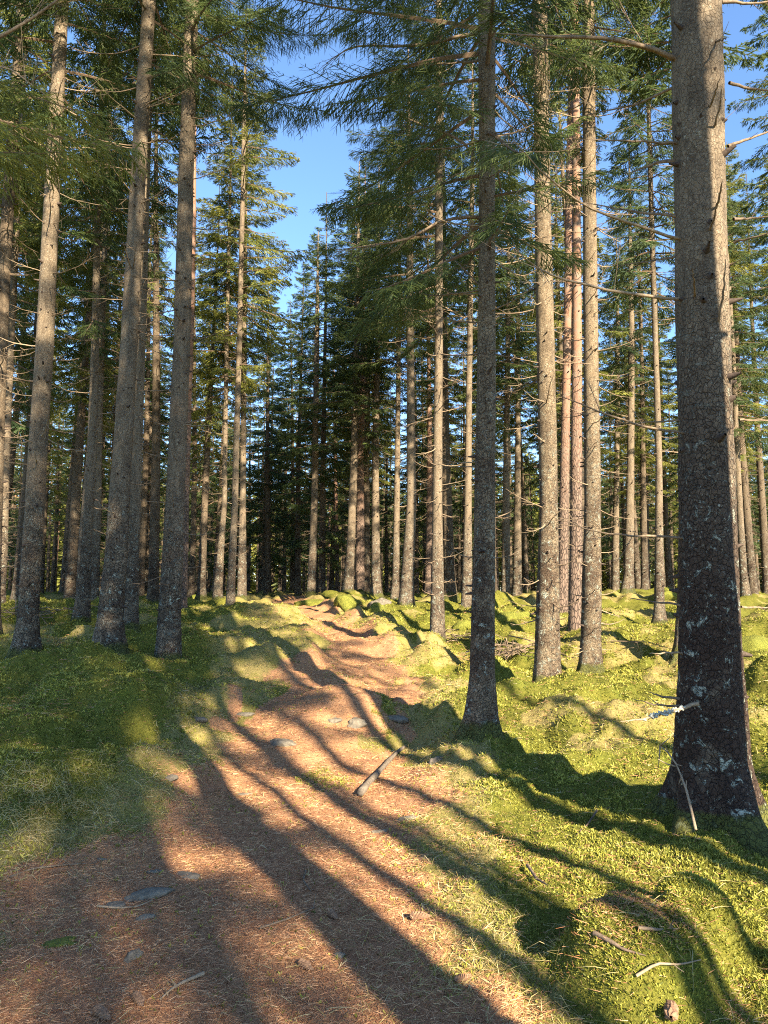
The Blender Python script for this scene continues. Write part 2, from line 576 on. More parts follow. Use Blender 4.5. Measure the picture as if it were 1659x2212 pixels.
FEET = np.array([at(t['pts'][0][0], t['pts'][0][1], t['Y'])[0] for t in TREES.values() if t['Y'] < 22])
_FK = np.exp(-((FEET[:, None, 0] - FEET[None, :, 0]) ** 2 + (FEET[:, None, 1] - FEET[None, :, 1]) ** 2) / (2 * .8 ** 2))
_FC = np.linalg.solve(_FK + .02 * np.eye(len(FEET)), FEET[:, 2] + .02 - Hraw(FEET[:, 0], FEET[:, 1]))


def H(x, y):
    x, y = np.asarray(x, float), np.asarray(y, float)
    z = Hraw(x, y)
    for (cx, cy, _), c in zip(FEET, _FC):
        z = z + c * np.exp(-((x - cx) ** 2 + (y - cy) ** 2) / (2 * .8 ** 2))
    return z


def hitH(px, py):
    return hit(px, py, H)


def grassy(x, y):
    l = np.interp(y, _py, _pl)
    r = np.interp(y, _py, _pr)
    e = np.minimum(np.abs(x - l), np.abs(x - r))
    g = sstep(.9, .1, e - .45 * fbm(x * 1.3, y * 1.3, 41))
    g = np.maximum(g, sstep(.06, .26, fbm(x * 1.0 + 5, y * 1.0, 43)) * .85 * sstep(5.5, 7.5, y))
    g = np.maximum(g, sstep(8.5, 11, y) * sstep(.3, -.2, x - r) * sstep(-2.2, -1.2, x - l) * .9)
    # the left bank is mostly dark moss
    g = g * (1 - .8 * sstep(.35, .9, l - x + .3 * fbm(x * 1.1, y * 1.1, 47)) * sstep(13, 11, y))
    # not on the moss of the right foreground
    g = g * (1 - sstep(.25, .6, x - r) * sstep(6.6, 5.6, y - .2 * x))
    return np.clip(g, 0, 1)


# ground sheet: polar grid that is finest where it is seen large
ang = np.concatenate([np.radians(np.arange(-43, 43, .145)), np.radians(np.arange(43, 317, 3.0))])
rad = np.concatenate([[.25, .6, 1.0, 1.4, 1.7], np.geomspace(1.95, 60, 430), [70, 85, 110, 150, 220, 320, 480, 700]])
NA, NR = len(ang), len(rad)
gx = np.sin(ang)[None, :] * rad[:, None]
gy = np.cos(ang)[None, :] * rad[:, None]
gz = H(gx, gy)
GL, GG = litter(gx, gy), grassy(gx, gy)
V = np.stack([gx, gy, gz], -1).reshape(-1, 3)
i = np.arange(NR - 1)[:, None] * NA
j = np.arange(NA)[None, :]
Q = np.stack([i + j, i + NA + j, i + NA + (j + 1) % NA, i + (j + 1) % NA], -1).reshape(-1, 4)[:, ::-1]
V = np.vstack([V, [[0, 0, float(H(0., 0.))]]])
cq = [(NA * NR, (a + 2) % NA, (a + 1) % NA, a) for a in range(0, NA - 1, 2)]
Q = np.vstack([Q, np.array(cq)])
gl = np.append(GL.ravel(), 1.0)
gg = np.append(GG.ravel(), 0.0)


def ground_mat():
    k = NT('forest_floor')
    li, gr = k.attr('litter'), k.attr('grass')
    n1, n2, n3 = k.noise(2.2, 4, .6), k.noise(14, 5, .7), k.noise(120, 3, .7)
    needle = k.noise(1, 4, .7, k.scaled((240, 60, 100)), 1.5)
    # needle litter
    cl = k.mix(k.ramp(n3, [(.3, 0.), (.7, 1.)]), (.19, .082, .042), (.50, .27, .13))
    cl = k.mix(k.math('MULTIPLY', k.ramp(needle, [(.5, 0.), (.62, 1.)]), .55), cl, (.54, .34, .18))
    cl = k.mix(k.math('MULTIPLY', k.ramp(n1, [(.42, 0.), (.62, 1.)]), .35), cl, (.30, .15, .09))
    cl = k.mix(k.math('MULTIPLY', k.ramp(n2, [(.60, 0.), (.72, 1.)]), .5), cl, (.13, .10, .04))
    # moss: base colour darkened, shade between the sprigs painted in
    cm = k.mix(k.ramp(n3, [(.3, 0.), (.7, 1.)]), (.035, .042, .007), (.17, .165, .026))
    cm = k.mix(k.math('MULTIPLY', k.ramp(n2, [(.45, 0.), (.7, 1.)]), .5), cm, (.22, .19, .04))
    cm = k.mix(k.math('MULTIPLY', k.ramp(n1, [(.55, 0.), (.7, 1.)]), .5), cm, (.10, .13, .018))
    # dry grass and straw
    cg = k.mix(k.ramp(n3, [(.3, 0.), (.75, 1.)]), (.10, .085, .026), (.40, .31, .12))
    cg = k.mix(k.math('MULTIPLY', k.ramp(n1, [(.4, 0.), (.65, 1.)]), .55), cg, (.16, .155, .03))
    j1 = k.math('ADD', gr, k.math('MULTIPLY', k.math('SUBTRACT', n2, .5), .8))
    c = k.mix(k.ramp(j1, [(.35, 0.), (.65, 1.)]), cm, cg)
    j2 = k.math('ADD', li, k.math('MULTIPLY', k.math('SUBTRACT', n2, .5), .9))
    c = k.mix(k.ramp(j2, [(.36, 0.), (.62, 1.)]), c, cl)
    h = k.math('ADD', k.math('MULTIPLY', n3, .5), k.math('ADD', k.math('MULTIPLY', n2, 1.5), k.math('MULTIPLY', needle, .35)))
    return k.done(c, .95, k.bump(h, .9, .02), .1)


M_ground = ground_mat()
bc = BUMPS[0]
bc2 = BUMPS[1]


def in_boulder(x, y, s=1.22):
    return (((x - bc[0]) / bc[2]) ** 2 + ((y - bc[1]) / bc[3]) ** 2 < s ** 2) | (((x - bc2[0]) / bc2[2]) ** 2 + ((y - bc2[1]) / bc2[3]) ** 2 < s ** 2)


fc = V[Q].mean(1)
fl = gl[Q].mean(1)
ispath = (fl > .5) & (fc[:, 1] < 46) & (fc[:, 1] > -6)
isb = in_boulder(fc[:, 0], fc[:, 1]) & (fc[:, 1] > 1)
ispath &= ~isb


def sub_ground(name, sel, loc=(0, 0, 0)):
    q = Q[sel]
    u, inv = np.unique(q, return_inverse=True)
    a = Acc()
    a.add(V[u] - np.array(loc), inv.reshape(-1, 4))
    me = a.mesh(name, [M_ground])
    for nm, arr in (('litter', gl), ('grass', gg)):
        t = me.attributes.new(nm, 'FLOAT', 'POINT')
        t.data.foreach_set('value', arr[u].astype(np.float32))
    return obj(name, me, None, loc)


tag(sub_ground('ground', ~(ispath | isb)), 'mossy hummocky forest floor between the spruce trunks', 'ground', kind='structure')
tag(sub_ground('path', ispath), 'worn path covered in reddish brown spruce needles', 'path', kind='structure')
bz = float(H(bc[0], bc[1])) - .2
boulder = sub_ground('mossy_boulder', isb, (bc[0], bc[1], bz))
tag(boulder, 'large rounded boulder overgrown with yellow green moss in the right corner', 'boulder')


# ------------------------------------------------------------------ ground cover
def polar_points(n, r0, r1, amax=42):
    r = r0 * (r1 / r0) ** rng.random(n)
    a = np.radians(rng.uniform(-amax, amax, n))
    return np.sin(a) * r, np.cos(a) * r, r


def unit(v):
    return v / (np.linalg.norm(v, axis=-1, keepdims=True) + 1e-9)


def blades(x, y, z, length, width, dirv, rnd, acc, lean=None, seg=1, bend=0.0):
    """flat blades: start at x,y,z, run along dirv, taper; bend pulls the tip down"""
    n = len(x)
    P0 = np.stack([x, y, z], -1)
    side = unit(np.cross(dirv, rng.normal(size=(n, 3))))
    prev, pw = P0, np.ones(n)
    for s in range(1, seg + 1):
        t = s / seg
        P = P0 + dirv * (length * t)[:, None]
        P[:, 2] -= bend * length * t * t
        w = np.full(n, 1 - .8 * t) if seg > 1 else np.full(n, .35)
        a, b = side * (np.broadcast_to(width, (n,)) * pw / 2)[:, None], side * (np.broadcast_to(width, (n,)) * w / 2)[:, None]
        acc.quads(np.stack([prev - a, prev + a, P + b, P - b], 1), 0, rnd)
        prev, pw = P, w


M_moss = blade_mat('moss_sprigs', [(.045, .058, .010), (.17, .185, .024), (.37, .35, .055), (.58, .52, .12)], .3)
M_straw = blade_mat('dry_grass_blades', [(.16, .14, .035), (.38, .30, .11), (.55, .44, .20), (.66, .56, .32)], .25)
M_fallen = blade_mat('fallen_needles', [(.14, .055, .03), (.34, .155, .075), (.54, .295, .145), (.74, .50, .28)], .1, 5.0)


def moss_cover(n, keep_boulder):
    if keep_boulder:
        k = n
        x = rng.uniform(bc[0] - .8, bc2[0] + .6, k)
        y = rng.uniform(bc[1] - .8, bc2[1] + .7, k)
        r = np.hypot(x, y)
        m = in_boulder(x, y)
    else:
        x, y, r = polar_points(n, 2.3, 22)
        pr = (1 - litter(x, y)) * (1 - .75 * grassy(x, y))
        m = (rng.random(n) < pr) & ~in_boulder(x, y)
        m |= (rng.random(n) < .02) & ~in_boulder(x, y)
    x, y, r = x[m], y[m], r[m]
    z = H(x, y)
    n = len(x)
    a = Acc()
    big = fbm(x * 2.5, y * 2.5, 51)
    L = rng.uniform(.006, .016, n) * (.7 + r / 7) * (1 + .6 * big)
    rr = np.clip(rng.random(n) * .8 + .25 * big + .1, 0, 1)
    for k in range(2):
        d = unit(np.stack([rng.normal(size=n) * .7, rng.normal(size=n) * .7, rng.uniform(.35, 1.1, n)], -1))
        blades(x, y, z - .002, L, L * .42, d, rr, a)
    return a


am = moss_cover(520000, False)
tag(obj('moss', am.mesh('moss', [M_moss], False, True)), 'yellow green moss carpeting the hummocks beside the path', 'moss', kind='stuff')
am = moss_cover(90000, True)
am.V = [v - np.array([bc[0], bc[1], bz]) for v in am.V]
o = obj('moss', am.mesh('boulder_moss', [M_moss], False, True), boulder)
o['kind'] = 'stuff'

# needle litter
x, y, r = polar_points(360000, 2.3, 20)
lm = litter(x, y)
m = rng.random(len(x)) < np.clip(lm + .10 + .35 * sstep(.12, .3, fbm(x * 1.4, y * 1.4, 81)), 0, 1)
x, y, r = x[m], y[m], r[m]
n = len(x)
a = Acc()
L = rng.uniform(.014, .030, n) * (.8 + r / 9)
L = np.where(rng.random(n) < .12, L * 2.0, L)
th = rng.uniform(0, 2 * PI, n)
d = unit(np.stack([np.cos(th), np.sin(th), rng.normal(size=n) * .16 + .05], -1))
blades(x, y, H(x, y) + .004, L, .0017 * (.8 + r / 4.5), d, np.clip(rng.beta(1.6, 1.6, n), 0, 1), a)
k = 2200
x, y = rng.normal(bc[0] + .02, bc[2] * .55, k), rng.normal(bc[1] + .05, bc[3] * .5, k)
th = rng.uniform(0, 2 * PI, k)
d = unit(np.stack([np.cos(th), np.sin(th), rng.normal(size=k) * .3 + .15], -1))
blades(x, y, H(x, y) + .008, rng.uniform(.014, .03, k), .0022, d, rng.beta(1.6, 1.6, k), a)
tag(obj('needle_litter', a.mesh('needle_litter', [M_fallen], False, True)), 'reddish brown fallen needles strewn over the path', 'needles', kind='stuff')

# dry grass in tufts
x, y, r = polar_points(20000, 2.4, 26)
gm = grassy(x, y)
m = rng.random(len(x)) < gm * (1 - .8 * litter(x, y)) + .008 + .03 * sstep(5, 8, y)
x, y, r = x[m], y[m], r[m]
bx, by, br = [], [], []
# the bank with hanging grass at the left
for k in range(200):
    p = hitH(rng.uniform(-60, 240), rng.uniform(1640, 1800))
    bx.append(p[0]); by.append(p[1]); br.append(math.hypot(p[0], p[1]))
x, y, r = np.append(x, bx), np.append(y, by), np.append(r, br)
per = 13
x = np.repeat(x, per) + rng.normal(size=len(x) * per) * .03 * (1 + np.repeat(r, per) / 8)
y = np.repeat(y, per) + rng.normal(size=len(y) * per) * .03 * (1 + np.repeat(r, per) / 8)
r = np.repeat(r, per)
n = len(x)
a = Acc()
L = rng.uniform(.05, .17, n) * (1 + .35 * fbm(x * 1.2, y * 1.2, 61))
L[-200 * per:] *= 1.4
d = unit(np.stack([rng.normal(size=n), rng.normal(size=n), rng.uniform(.05, .95, n)], -1))
blades(x, y, H(x, y) - .003, L, .0017 * (.8 + r / 5), d, np.clip(rng.normal(.55, .28, n), 0, 1), a, seg=2, bend=.75)
# loose pale straws lying about, also on the path
x, y, r = polar_points(5200, 2.4, 14)
m = rng.random(len(x)) < .35 + .65 * (1 - litter(x, y))
x, y, r = x[m], y[m], r[m]
n = len(x)
th = rng.uniform(0, 2 * PI, n)
d = unit(np.stack([np.cos(th), np.sin(th), rng.uniform(.02, .3, n)], -1))
blades(x, y, H(x, y) + .006, rng.uniform(.04, .14, n), .0016 * (.8 + r / 5), d, rng.uniform(.55, 1, n), a, seg=3, bend=.25)
tag(obj('dry_grass', a.mesh('dry_grass', [M_straw], False, True)), 'pale dry grass tufts along the path edges', 'grass', kind='stuff')


# ------------------------------------------------------------------ tree building
def rot_to(az, el):
    ca, sa, ce, se = math.cos(az), math.sin(az), math.cos(el), math.sin(el)
    return np.array([[ca * ce, -sa, -ca * se], [sa * ce, ca, -sa * se], [se, 0, ce]])


def live_branch(L, seed, dense=1.25, wk=.72):
    """spruce bough along +X: drooping axis, side twigs hanging in a curtain; quads (n,4,3) and a woody tube"""
    g = np.random.default_rng(seed)
    sag, lift = g.uniform(.18, .34), g.uniform(.10, .22)
    sw = g.normal() * .06

    def ax(s):
        return np.array([L * s, L * sw * s * s, L * (-sag * s ** 1.6 + lift * s ** 3.2)])
    S, E, W = [], [], []

    def rib(p, d, l, w):
        S.append(p); E.append(p + d * l); W.append(w * wk)
    step = .075 / dense
    s = .10 + g.uniform(0, .05)
    while s < 1:
        p = ax(s)
        bare = s < .28
        for side in (-1, 1):
            if bare and g.random() < .6 or g.random() < .08:
                continue
            l = min(.16 + .34 * L * (1 - s) ** .8 * (.35 + min(s * 2.2, .65)), .62) * g.uniform(.6, 1.15)
            fa = g.uniform(.7, 1.15)
            dr = g.uniform(.10, .75)
            d = np.array([math.cos(fa), side * math.sin(fa), -dr])
            d /= np.linalg.norm(d)
            rib(p, d, l, .030)
            t = .25
            while t < .95:
                for s2 in (-1, 1):
                    if g.random() < .2:
                        continue
                    a2 = g.uniform(.5, 1.0)
                    d2 = d * math.cos(a2) + np.array([-d[1] * side * s2, d[0] * side * s2, -.25 - .5 * g.random()]) * math.sin(a2)
                    d2 /= np.linalg.norm(d2)
                    rib(p + d * l * t, d2, l * (1 - t) * .55 + .05, .026)
                t += g.uniform(.13, .2)
        if g.random() < .5:
            rib(p, np.array([.35, g.normal() * .4, -.9]), g.uniform(.08, .22), .024)
        s += step / max(L, .5) * g.uniform(.8, 1.2)
    rib(ax(.93), unit(ax(1.0) - ax(.9)), .12 + .04 * L, .032)
    S, E, W = np.array(S), np.array(E), np.array(W)
    D = unit(E - S)
    side = unit(np.cross(D, np.array([0, 0, 1.0]) + g.normal(size=D.shape) * .9))
    M = S + (E - S) * .45
    w = W[:, None] / 2
    q1 = np.stack([S - side * w * .6, S + side * w * .6, M + side * w, M - side * w], 1)
    q2 = np.stack([M - side * w, M + side * w, E + side * w * .2, E - side * w * .2], 1)
    up = np.cross(side, D)
    q1[:, 2:] += up[:, None] * W[:, None, None] * .2
    q2[:, :2] += up[:, None] * W[:, None, None] * .2
    P = np.concatenate([q1, q2])
    pts = np.array([ax(k / 6) for k in range(7)])
    tv, tq = tube(pts, np.linspace(.008 + .009 * L, .003, 7), 4)
    rr = np.repeat(g.random(len(S))[None], 2, 0).ravel()
    return P, tv, tq, rr


def bare_branch(L, seed, r0=None, up=None, twigs=1.0, sides=5, pts=None):
    """dead bough along +X: grey, curved, with thin side twigs; returns list of (V,Q)"""
    g = np.random.default_rng(seed)
    r0 = r0 or .0045 + .005 * L
    up = g.uniform(-.05, .35) if up is None else up
    sag = g.uniform(.05, .28)
    sw = g.normal() * .10
    kx, kz = g.normal(size=2) * .012
    out = []
    n = 9
    if pts is None:
        s = np.linspace(0, 1, n)
        pts = np.stack([L * s, L * (sw * s * s + .008 * np.sin(s * 9 + g.random() * 6)), L * (-sag * s + (sag + up) * s ** 2.3 + .005 * np.sin(s * 13 + g.random() * 6))], -1)
    else:
        pts = np.array(pts)
        n = len(pts)
        L = float(np.linalg.norm(np.diff(pts, axis=0), axis=1).sum())
        s = np.linspace(0, 1, n)
    out.append(tube(pts, r0 * (1 - s) ** .8 + .0018, sides))
    nt = int(L * 10 * twigs)
    ax = unit(pts[-1] - pts[0])
    for _ in range(nt):
        t = g.uniform(.25, .98)
        f = t * (n - 1)
        i0 = min(int(f), n - 2)
        p = pts[i0] + (pts[i0 + 1] - pts[i0]) * (f - i0)
        d = unit(ax * g.uniform(.3, 1.0) + np.cross(ax, g.normal(size=3)) * g.uniform(.5, 1.1) + np.array([0, 0, g.uniform(-.3, .15)]))
        l = g.uniform(.08, .42) * min(L, 1.4) * (1.1 - .6 * t)
        c = np.array([0, 0, g.uniform(-.2, .35)]) * l
        q = np.array([p, p + d * l * .5, p + d * l + c * .6])
        out.append(tube(q, [.0032, .0024, .0014], 3))
        if l > .2:
            for _ in range(2):
                p2 = p + d * l * g.uniform(.4, .8)
                d2 = unit(d + g.normal(size=3) * .7)
                l2 = l * g.uniform(.25, .5)
                out.append(tube(np.array([p2, p2 + d2 * l2 * .5, p2 + d2 * l2]), [.002, .0016, .001], 3))
    return out


LIVE, LIVE_FINE = {}, {}
for Lc in (.45, .8, 1.2, 1.7, 2.3, 3.0):
    LIVE[Lc] = [live_branch(Lc, int(Lc * 100) + k) for k in range(4)]
    LIVE_FINE[Lc] = [live_branch(Lc, int(Lc * 100) + k + 40, 2.3, .36) for k in range(4)]
BARE = {Lc: [bare_branch(Lc, 900 + int(Lc * 100) + k, sides=4) for k in range(5)] for Lc in (.3, .6, 1.0, 1.5)}
LKEYS, BKEYS = np.array(list(LIVE)), np.array(list(BARE))


def put_live(acc, L, p, az, el, g, mi_leaf=0, mi_wood=1, fine=False):
    k = LKEYS[np.argmin(abs(LKEYS - L))]
    P, tv, tq, rr = (LIVE_FINE if fine else LIVE)[k][g.integers(4)]
    s = L / k
    s = min(max(s, .75), 1.3)
    R = rot_to(az, el) * s
    if g.random() < .5:
        R = R @ np.diag([1, -1, 1])
    acc.quads(P @ R.T + p, mi_leaf, np.clip(rr + g.normal() * .15, 0, 1))
    acc.add(tv @ R.T + p, tq, mi_wood)


def put_bare(acc, L, p, az, el, g, mi=0):
    k = BKEYS[np.argmin(abs(BKEYS - L))]
    R = rot_to(az, el) * (L / k)
    for v, q in BARE[k][g.integers(5)]:
        acc.add(v @ R.T + p, q, mi)


def trunk_mesh(name, axis, rfun, top, mats, seg=14, dz=.35, stubs=True, seed=0, rough=.02, fine=False):
    """axis(z)->(x,y); rfun(z)->radius; knots and broken branch stubs are part of the bark"""
    g = np.random.default_rng(seed)
    zs = [-.35]
    while zs[-1] < top:
        zs.append(zs[-1] + (dz * (.25 if zs[-1] < .8 else 1)))
    zs = np.array(zs)
    a = np.arange(seg) * 2 * PI / seg
    ph = g.random(4) * 6
    X = np.array([axis(z) for z in zs])
    r = np.array([rfun(z) for z in zs])
    flare = np.exp(-np.maximum(zs + .05, -.3) / .17)[:, None]
    butt = flare * (.34 * np.abs(np.sin(a * 2.5 + ph[0])) ** 1.5 + .20 * np.sin(a * 5 + ph[1]) + .16 * np.sin(a * 2 + ph[3]) - .02)[None]
    A, Z = np.meshgrid(a, zs)
    nz = rough * (fbm(np.cos(A) * 2 + Z * .9, np.sin(A) * 2 + Z * 1.3, seed % 97, 3) * 2)
    if fine:
        nz = nz + .035 * fbm(np.cos(A) * 9 + 7, Z * 9 + np.sin(A) * 9, seed % 89, 3)
    R = r[:, None] * (1 + butt + nz)
    Vv = np.stack([X[:, 0, None] + R * np.cos(A), X[:, 1, None] + R * np.sin(A), Z], -1).reshape(-1, 3)
    i = np.arange(len(zs) - 1)[:, None] * seg
    j = np.arange(seg)[None]
    Qq = np.stack([i + j, i + (j + 1) % seg, i + seg + (j + 1) % seg, i + seg + j], -1).reshape(-1, 4)
    acc = Acc()
    acc.add(Vv, Qq, 0)
    if stubs:
        z = .5 + g.random() * .3
        while z < min(top - 1, 11):
            for _ in range(g.integers(2, 6)):
                az = g.uniform(0, 2 * PI)
                zz = z + g.normal() * .05
                rr = rfun(zz)
                cx, cy = axis(zz)
                d = np.array([math.cos(az), math.sin(az), g.uniform(-.2, .35)])
                p = np.array([cx, cy, zz]) + d * rr * .93
                kr = g.uniform(.008, .017) * (.6 + rr / .25)
                l = g.choice([.012, .02, .035, .08]) + rr * .07
                acc.add(*tube(np.array([p, p + d * (l * .5), p + d * l]), [kr * 1.5, kr, kr * .45], 5), 1)
            z += g.uniform(.18, .42)
    return acc.mesh(name, mats)


def crown_mesh(name, axis, rfun, hb, top, rmax, mat, seed, side_bias=None, gap=0.0, whorl=.36, nb=5, bare=(), fine=False):
    g = np.random.default_rng(seed)
    acc = Acc()
    for L, p, az, el in bare:
        put_bare(acc, L, p, az, el, g, 2)
    z = hb
    while z < top - .15:
        t = (z - hb) / (top - hb)
        prof = rmax * min(1.0, .55 + 2.2 * t) * (1 - t) ** .75 + .18
        n = max(3, int(round(nb * (1 - .25 * t) + g.normal() * .6)))
        a0 = g.uniform(0, 2 * PI)
        for k in range(n):
            az = a0 + k * 2 * PI / n + g.normal() * .25
            keep = 1 - gap * (1 - t) ** 1.5 - .45 * max(0, 1 - t * 5)
            L = prof * g.uniform(.65, 1.12)
            if side_bias is not None:
                c = math.cos(az - side_bias)
                keep *= .45 + .55 * max(c, -.4)
                L *= .85 + .3 * max(c, -.5)
            if g.random() > keep:
                continue
            el = -.22 + .75 * t ** 1.3 + g.normal() * .10
            zz = z + g.normal() * .08
            x, y = axis(zz)
            r = rfun(zz) * .8
            p = np.array([x + r * math.cos(az), y + r * math.sin(az), zz])
            put_live(acc, L, p, az, el, g, 0, 1, fine)
        z += whorl * g.uniform(.8, 1.2) * (1 - .35 * t)
    return acc.mesh(name, [mat, M_twig, M_dead], False, True)


def bare_list(axis, rfun, z0, z1, seed, dens=1.0, lmax=1.5):
    g = np.random.default_rng(seed)
    res = []
    z = z0
    while z < z1:
        t = (z - z0) / max(z1 - z0, .1)
        for _ in range(g.integers(2, 5)):
            if g.random() > dens:
                continue
            az = g.uniform(0, 2 * PI)
            L = lmax * g.uniform(.2, 1.0) * (.35 + .65 * t)
            x, y = axis(z)
            r = rfun(z) * .85
            res.append((L, np.array([x + r * math.cos(az), y + r * math.sin(az), z + g.normal() * .05]), az, g.uniform(-.3, .3)))
        z += g.uniform(.22, .5)
    return res


def bare_mesh(name, lst, seed, mat):
    g = np.random.default_rng(seed)
    acc = Acc()
    for L, p, az, el in lst:
        put_bare(acc, L, p, az, el, g)
    return acc.mesh(name, [mat])


BARE_ME = {}
for Lc, lst in BARE.items():
    for k, parts in enumerate(lst):
        for nm, mt in (('d', M_dead), ('p', M_deadpale)):
            a = Acc()
            for v, q in parts:
                a.add(v, q)
            BARE_ME[(Lc, k, nm)] = a.mesh('branch', [mt])


def add_branches(root, lst, seed, pale=.2):
    """every dead bough of a near tree is a part of its own"""
    g = np.random.default_rng(seed)
    for L, p, az, el in lst:
        k = BKEYS[np.argmin(abs(BKEYS - L))]
        o = obj('branch', BARE_ME[(k, int(g.integers(5)), 'p' if g.random() < pale else 'd')], root, p)  # paler copies stand in for boughs caught by the sun
        o.rotation_euler = (g.uniform(-.5, .5), -el, az)
        o.scale = (L / k,) * 3


def axis_from(t, base):
    """trunk axis and radius as functions of the height above the base"""
    Y = t['Y']
    zs, xs, rs = [], [], []
    for px, py, w in t['pts']:
        p, dep = at(px, py, Y)
        zs.append(p[2] - base[2]); xs.append(p[0] - base[0]); rs.append(w / 2 / F * dep)
    zs, xs, rs = np.array(zs), np.array(xs), np.array(rs)
    return zs, xs, rs


def photo_tree(key, label, cat='spruce', name='spruce_tree', top=19.0, hb=8.0, rmax=2.0, mat=None, needles=None, group=None,
               bare=(2.0, None, 1.0, 1.4), parts=True, side=None, gap=0.42, fine=False, pale=.2, whorl=.44, nb=5, crown=True):
    t = TREES[key]
    p0, _ = at(t['pts'][0][0], t['pts'][0][1], t['Y'])
    base = np.array([p0[0], t['Y'], float(H(p0[0], t['Y']))])
    zs, xs, rs = axis_from(t, base)
    sl = (xs[-1] - xs[-2]) / max(zs[-1] - zs[-2], .1) * .6
    sd = sum(ord(c) * (i + 3) for i, c in enumerate(key))
    Z = np.append(np.insert(zs, 0, min(zs[0], 0) - .5), top)
    X = np.append(np.insert(xs, 0, xs[0]), xs[-1] + sl * (top - zs[-1]))
    Rr = np.append(np.insert(rs, 0, rs[0]), .02)
    w1, w2 = np.random.default_rng(sd).random(2) * 6

    def axis(z):
        return float(np.interp(z, Z, X)), .05 * math.sin(z * .35 + w1) * min(z, 4) / 4

    def rf(z):
        return float(np.interp(z, Z, Rr))
    root = bpy.data.objects.new(name, None)
    COL.objects.link(root)
    root.location = base
    tag(root, label, cat, group)
    pine = t.get('pine')
    bm = mat or (M_pine if pine else M_bark)
    near = t['Y'] < 13
    seg, dz = (56, .03) if fine else ((28, .10) if near else (14, .3))
    obj('trunk', trunk_mesh('trunk', axis, rf, top, [bm, M_knot], seg, dz, True, sd, .03 if not fine else .035, near), root)
    if crown:
        obj('crown', crown_mesh('crown', axis, rf, hb, top, rmax, needles or M_needle, sd + 5, side, gap, whorl, nb, (), key in ('C1', 'T945', 'L3', 'L2')), root)
    z0, z1, dens, lmax = bare
    lst = bare_list(axis, rf, z0, z1 or hb + 1.5, sd + 9, dens, lmax)
    lst = lst if len(lst) <= (90 if parts else 40) else [lst[q] for q in np.linspace(0, len(lst) - 1, 90 if parts else 40).astype(int)]
    add_branches(root, lst, sd + 11, pale)
    return root, axis, rf, base


# ---- the trees that can be told apart
R_, axR, rfR, bR = photo_tree('R', 'thick lichen crusted spruce trunk with dark base, largest in the scene', top=21, hb=10.0, rmax=2.2, mat=M_bark_big,
                              fine=True, bare=(9.0, 10, .6, 1.2))
C1_, axC, rfC, bC = photo_tree('C1', 'shaded grey spruce with lichen speckled trunk right beside the path', top=18, hb=4.7, rmax=2.5, mat=M_bark_grey,
                               side=PI, bare=(1.8, 7.5, .8, 1.3), gap=.15, whorl=.34)
photo_tree('C2', 'sunlit spruce with pale trunk standing behind the shaded path-side spruce', top=19, hb=9.5, rmax=1.9, mat=M_bark_grey,
           bare=(.9, 10, 1.0, 1.5), pale=.5)
photo_tree('C3', 'sunlit spruce bristling with short dead twigs low on its trunk', top=19, hb=9.5, rmax=1.9, mat=M_bark_grey,
           bare=(.3, 10.5, 1.0, 1.3), pale=.6)
photo_tree('P1', 'thinner reddish pine squeezed between two sunlit spruces', 'pine', 'pine_tree', 19, 13.5, 1.8, parts=False, bare=(5, 13, .3, 1.0))
photo_tree('P2', 'dark-footed reddish pine close behind the twiggy sunlit spruce', 'pine', 'pine_tree', 19, 14, 1.8, parts=False, bare=(5, 13, .3, 1.0))
photo_tree('T945', 'slim dark spruce with one sunlit edge beside the path bend', top=17, hb=6.2, rmax=2.6, side=PI * .9, bare=(1.0, 8, 1.0, 1.5), whorl=.32)
photo_tree('T880', 'spruce with brightly sunlit white base and mossy foot beyond the path', top=17, hb=7, rmax=2.3, bare=(2, 9, 1.0, 1.4), side=PI)
photo_tree('T1010', 'slender grey spruce half hidden behind the shaded path-side trunk', top=17, hb=8.5, rmax=1.7, bare=(2, 9, .8, 1.2))
photo_tree('L1', 'leftmost large spruce trunk with a sunlit band at mid height', top=19, hb=8.2, rmax=2.0, bare=(1.5, 9.5, .7, 1.4), pale=.25)
photo_tree('L2', 'stout leaning spruce with dappled light in the left group of trunks', top=19, hb=8.8, rmax=2.1, bare=(1.6, 9.5, .6, 1.3), pale=.2)
photo_tree('L2b', 'narrower spruce trunk hugging the stout leaning spruce from behind', top=18, hb=9, rmax=1.8, parts=False, bare=(2, 10, .8, 1.2))
photo_tree('L3', 'straight spruce on the mossy bank at the left edge of the path', top=19, hb=7.6, rmax=2.4, bare=(1.2, 9, .9, 1.5), side=0.2, pale=.15)
photo_tree('L3p', 'reddish pine trunk peeping out behind the straight path-bank spruce', 'pine', 'pine_tree', 19, 13, 1.7, parts=False, bare=(6, 13, .3, 1.))
photo_tree('L4', 'dark slim spruce between the sun-banded trunk and the stout leaning trunk', top=17, hb=6.5, rmax=2.0, parts=False, bare=(2, 8, 1.0, 1.3))
photo_tree('L4b', 'thin dark spruce close to the right of the dark slim spruce', top=17, hb=6.5, rmax=1.7, parts=False, bare=(2, 8, 1., 1.2))
photo_tree('L0', 'sunlit spruce trunk cut by the left border of the photo', top=17, hb=6.5, rmax=2.0, parts=False, bare=(2, 8, .8, 1.2), needles=M_needle_sun)
photo_tree('M1', 'thin spruce with sunlit foot on the grassy left path shoulder', top=17.5, hb=5.5, rmax=2.1, parts=False, bare=(1.5, 7, 1., 1.2), needles=M_needle_sun, side=0)
photo_tree('M1b', 'thin grey spruce directly behind the sunlit-footed shoulder spruce', top=17, hb=6, rmax=1.7, parts=False, bare=(2, 8, 1., 1.2))
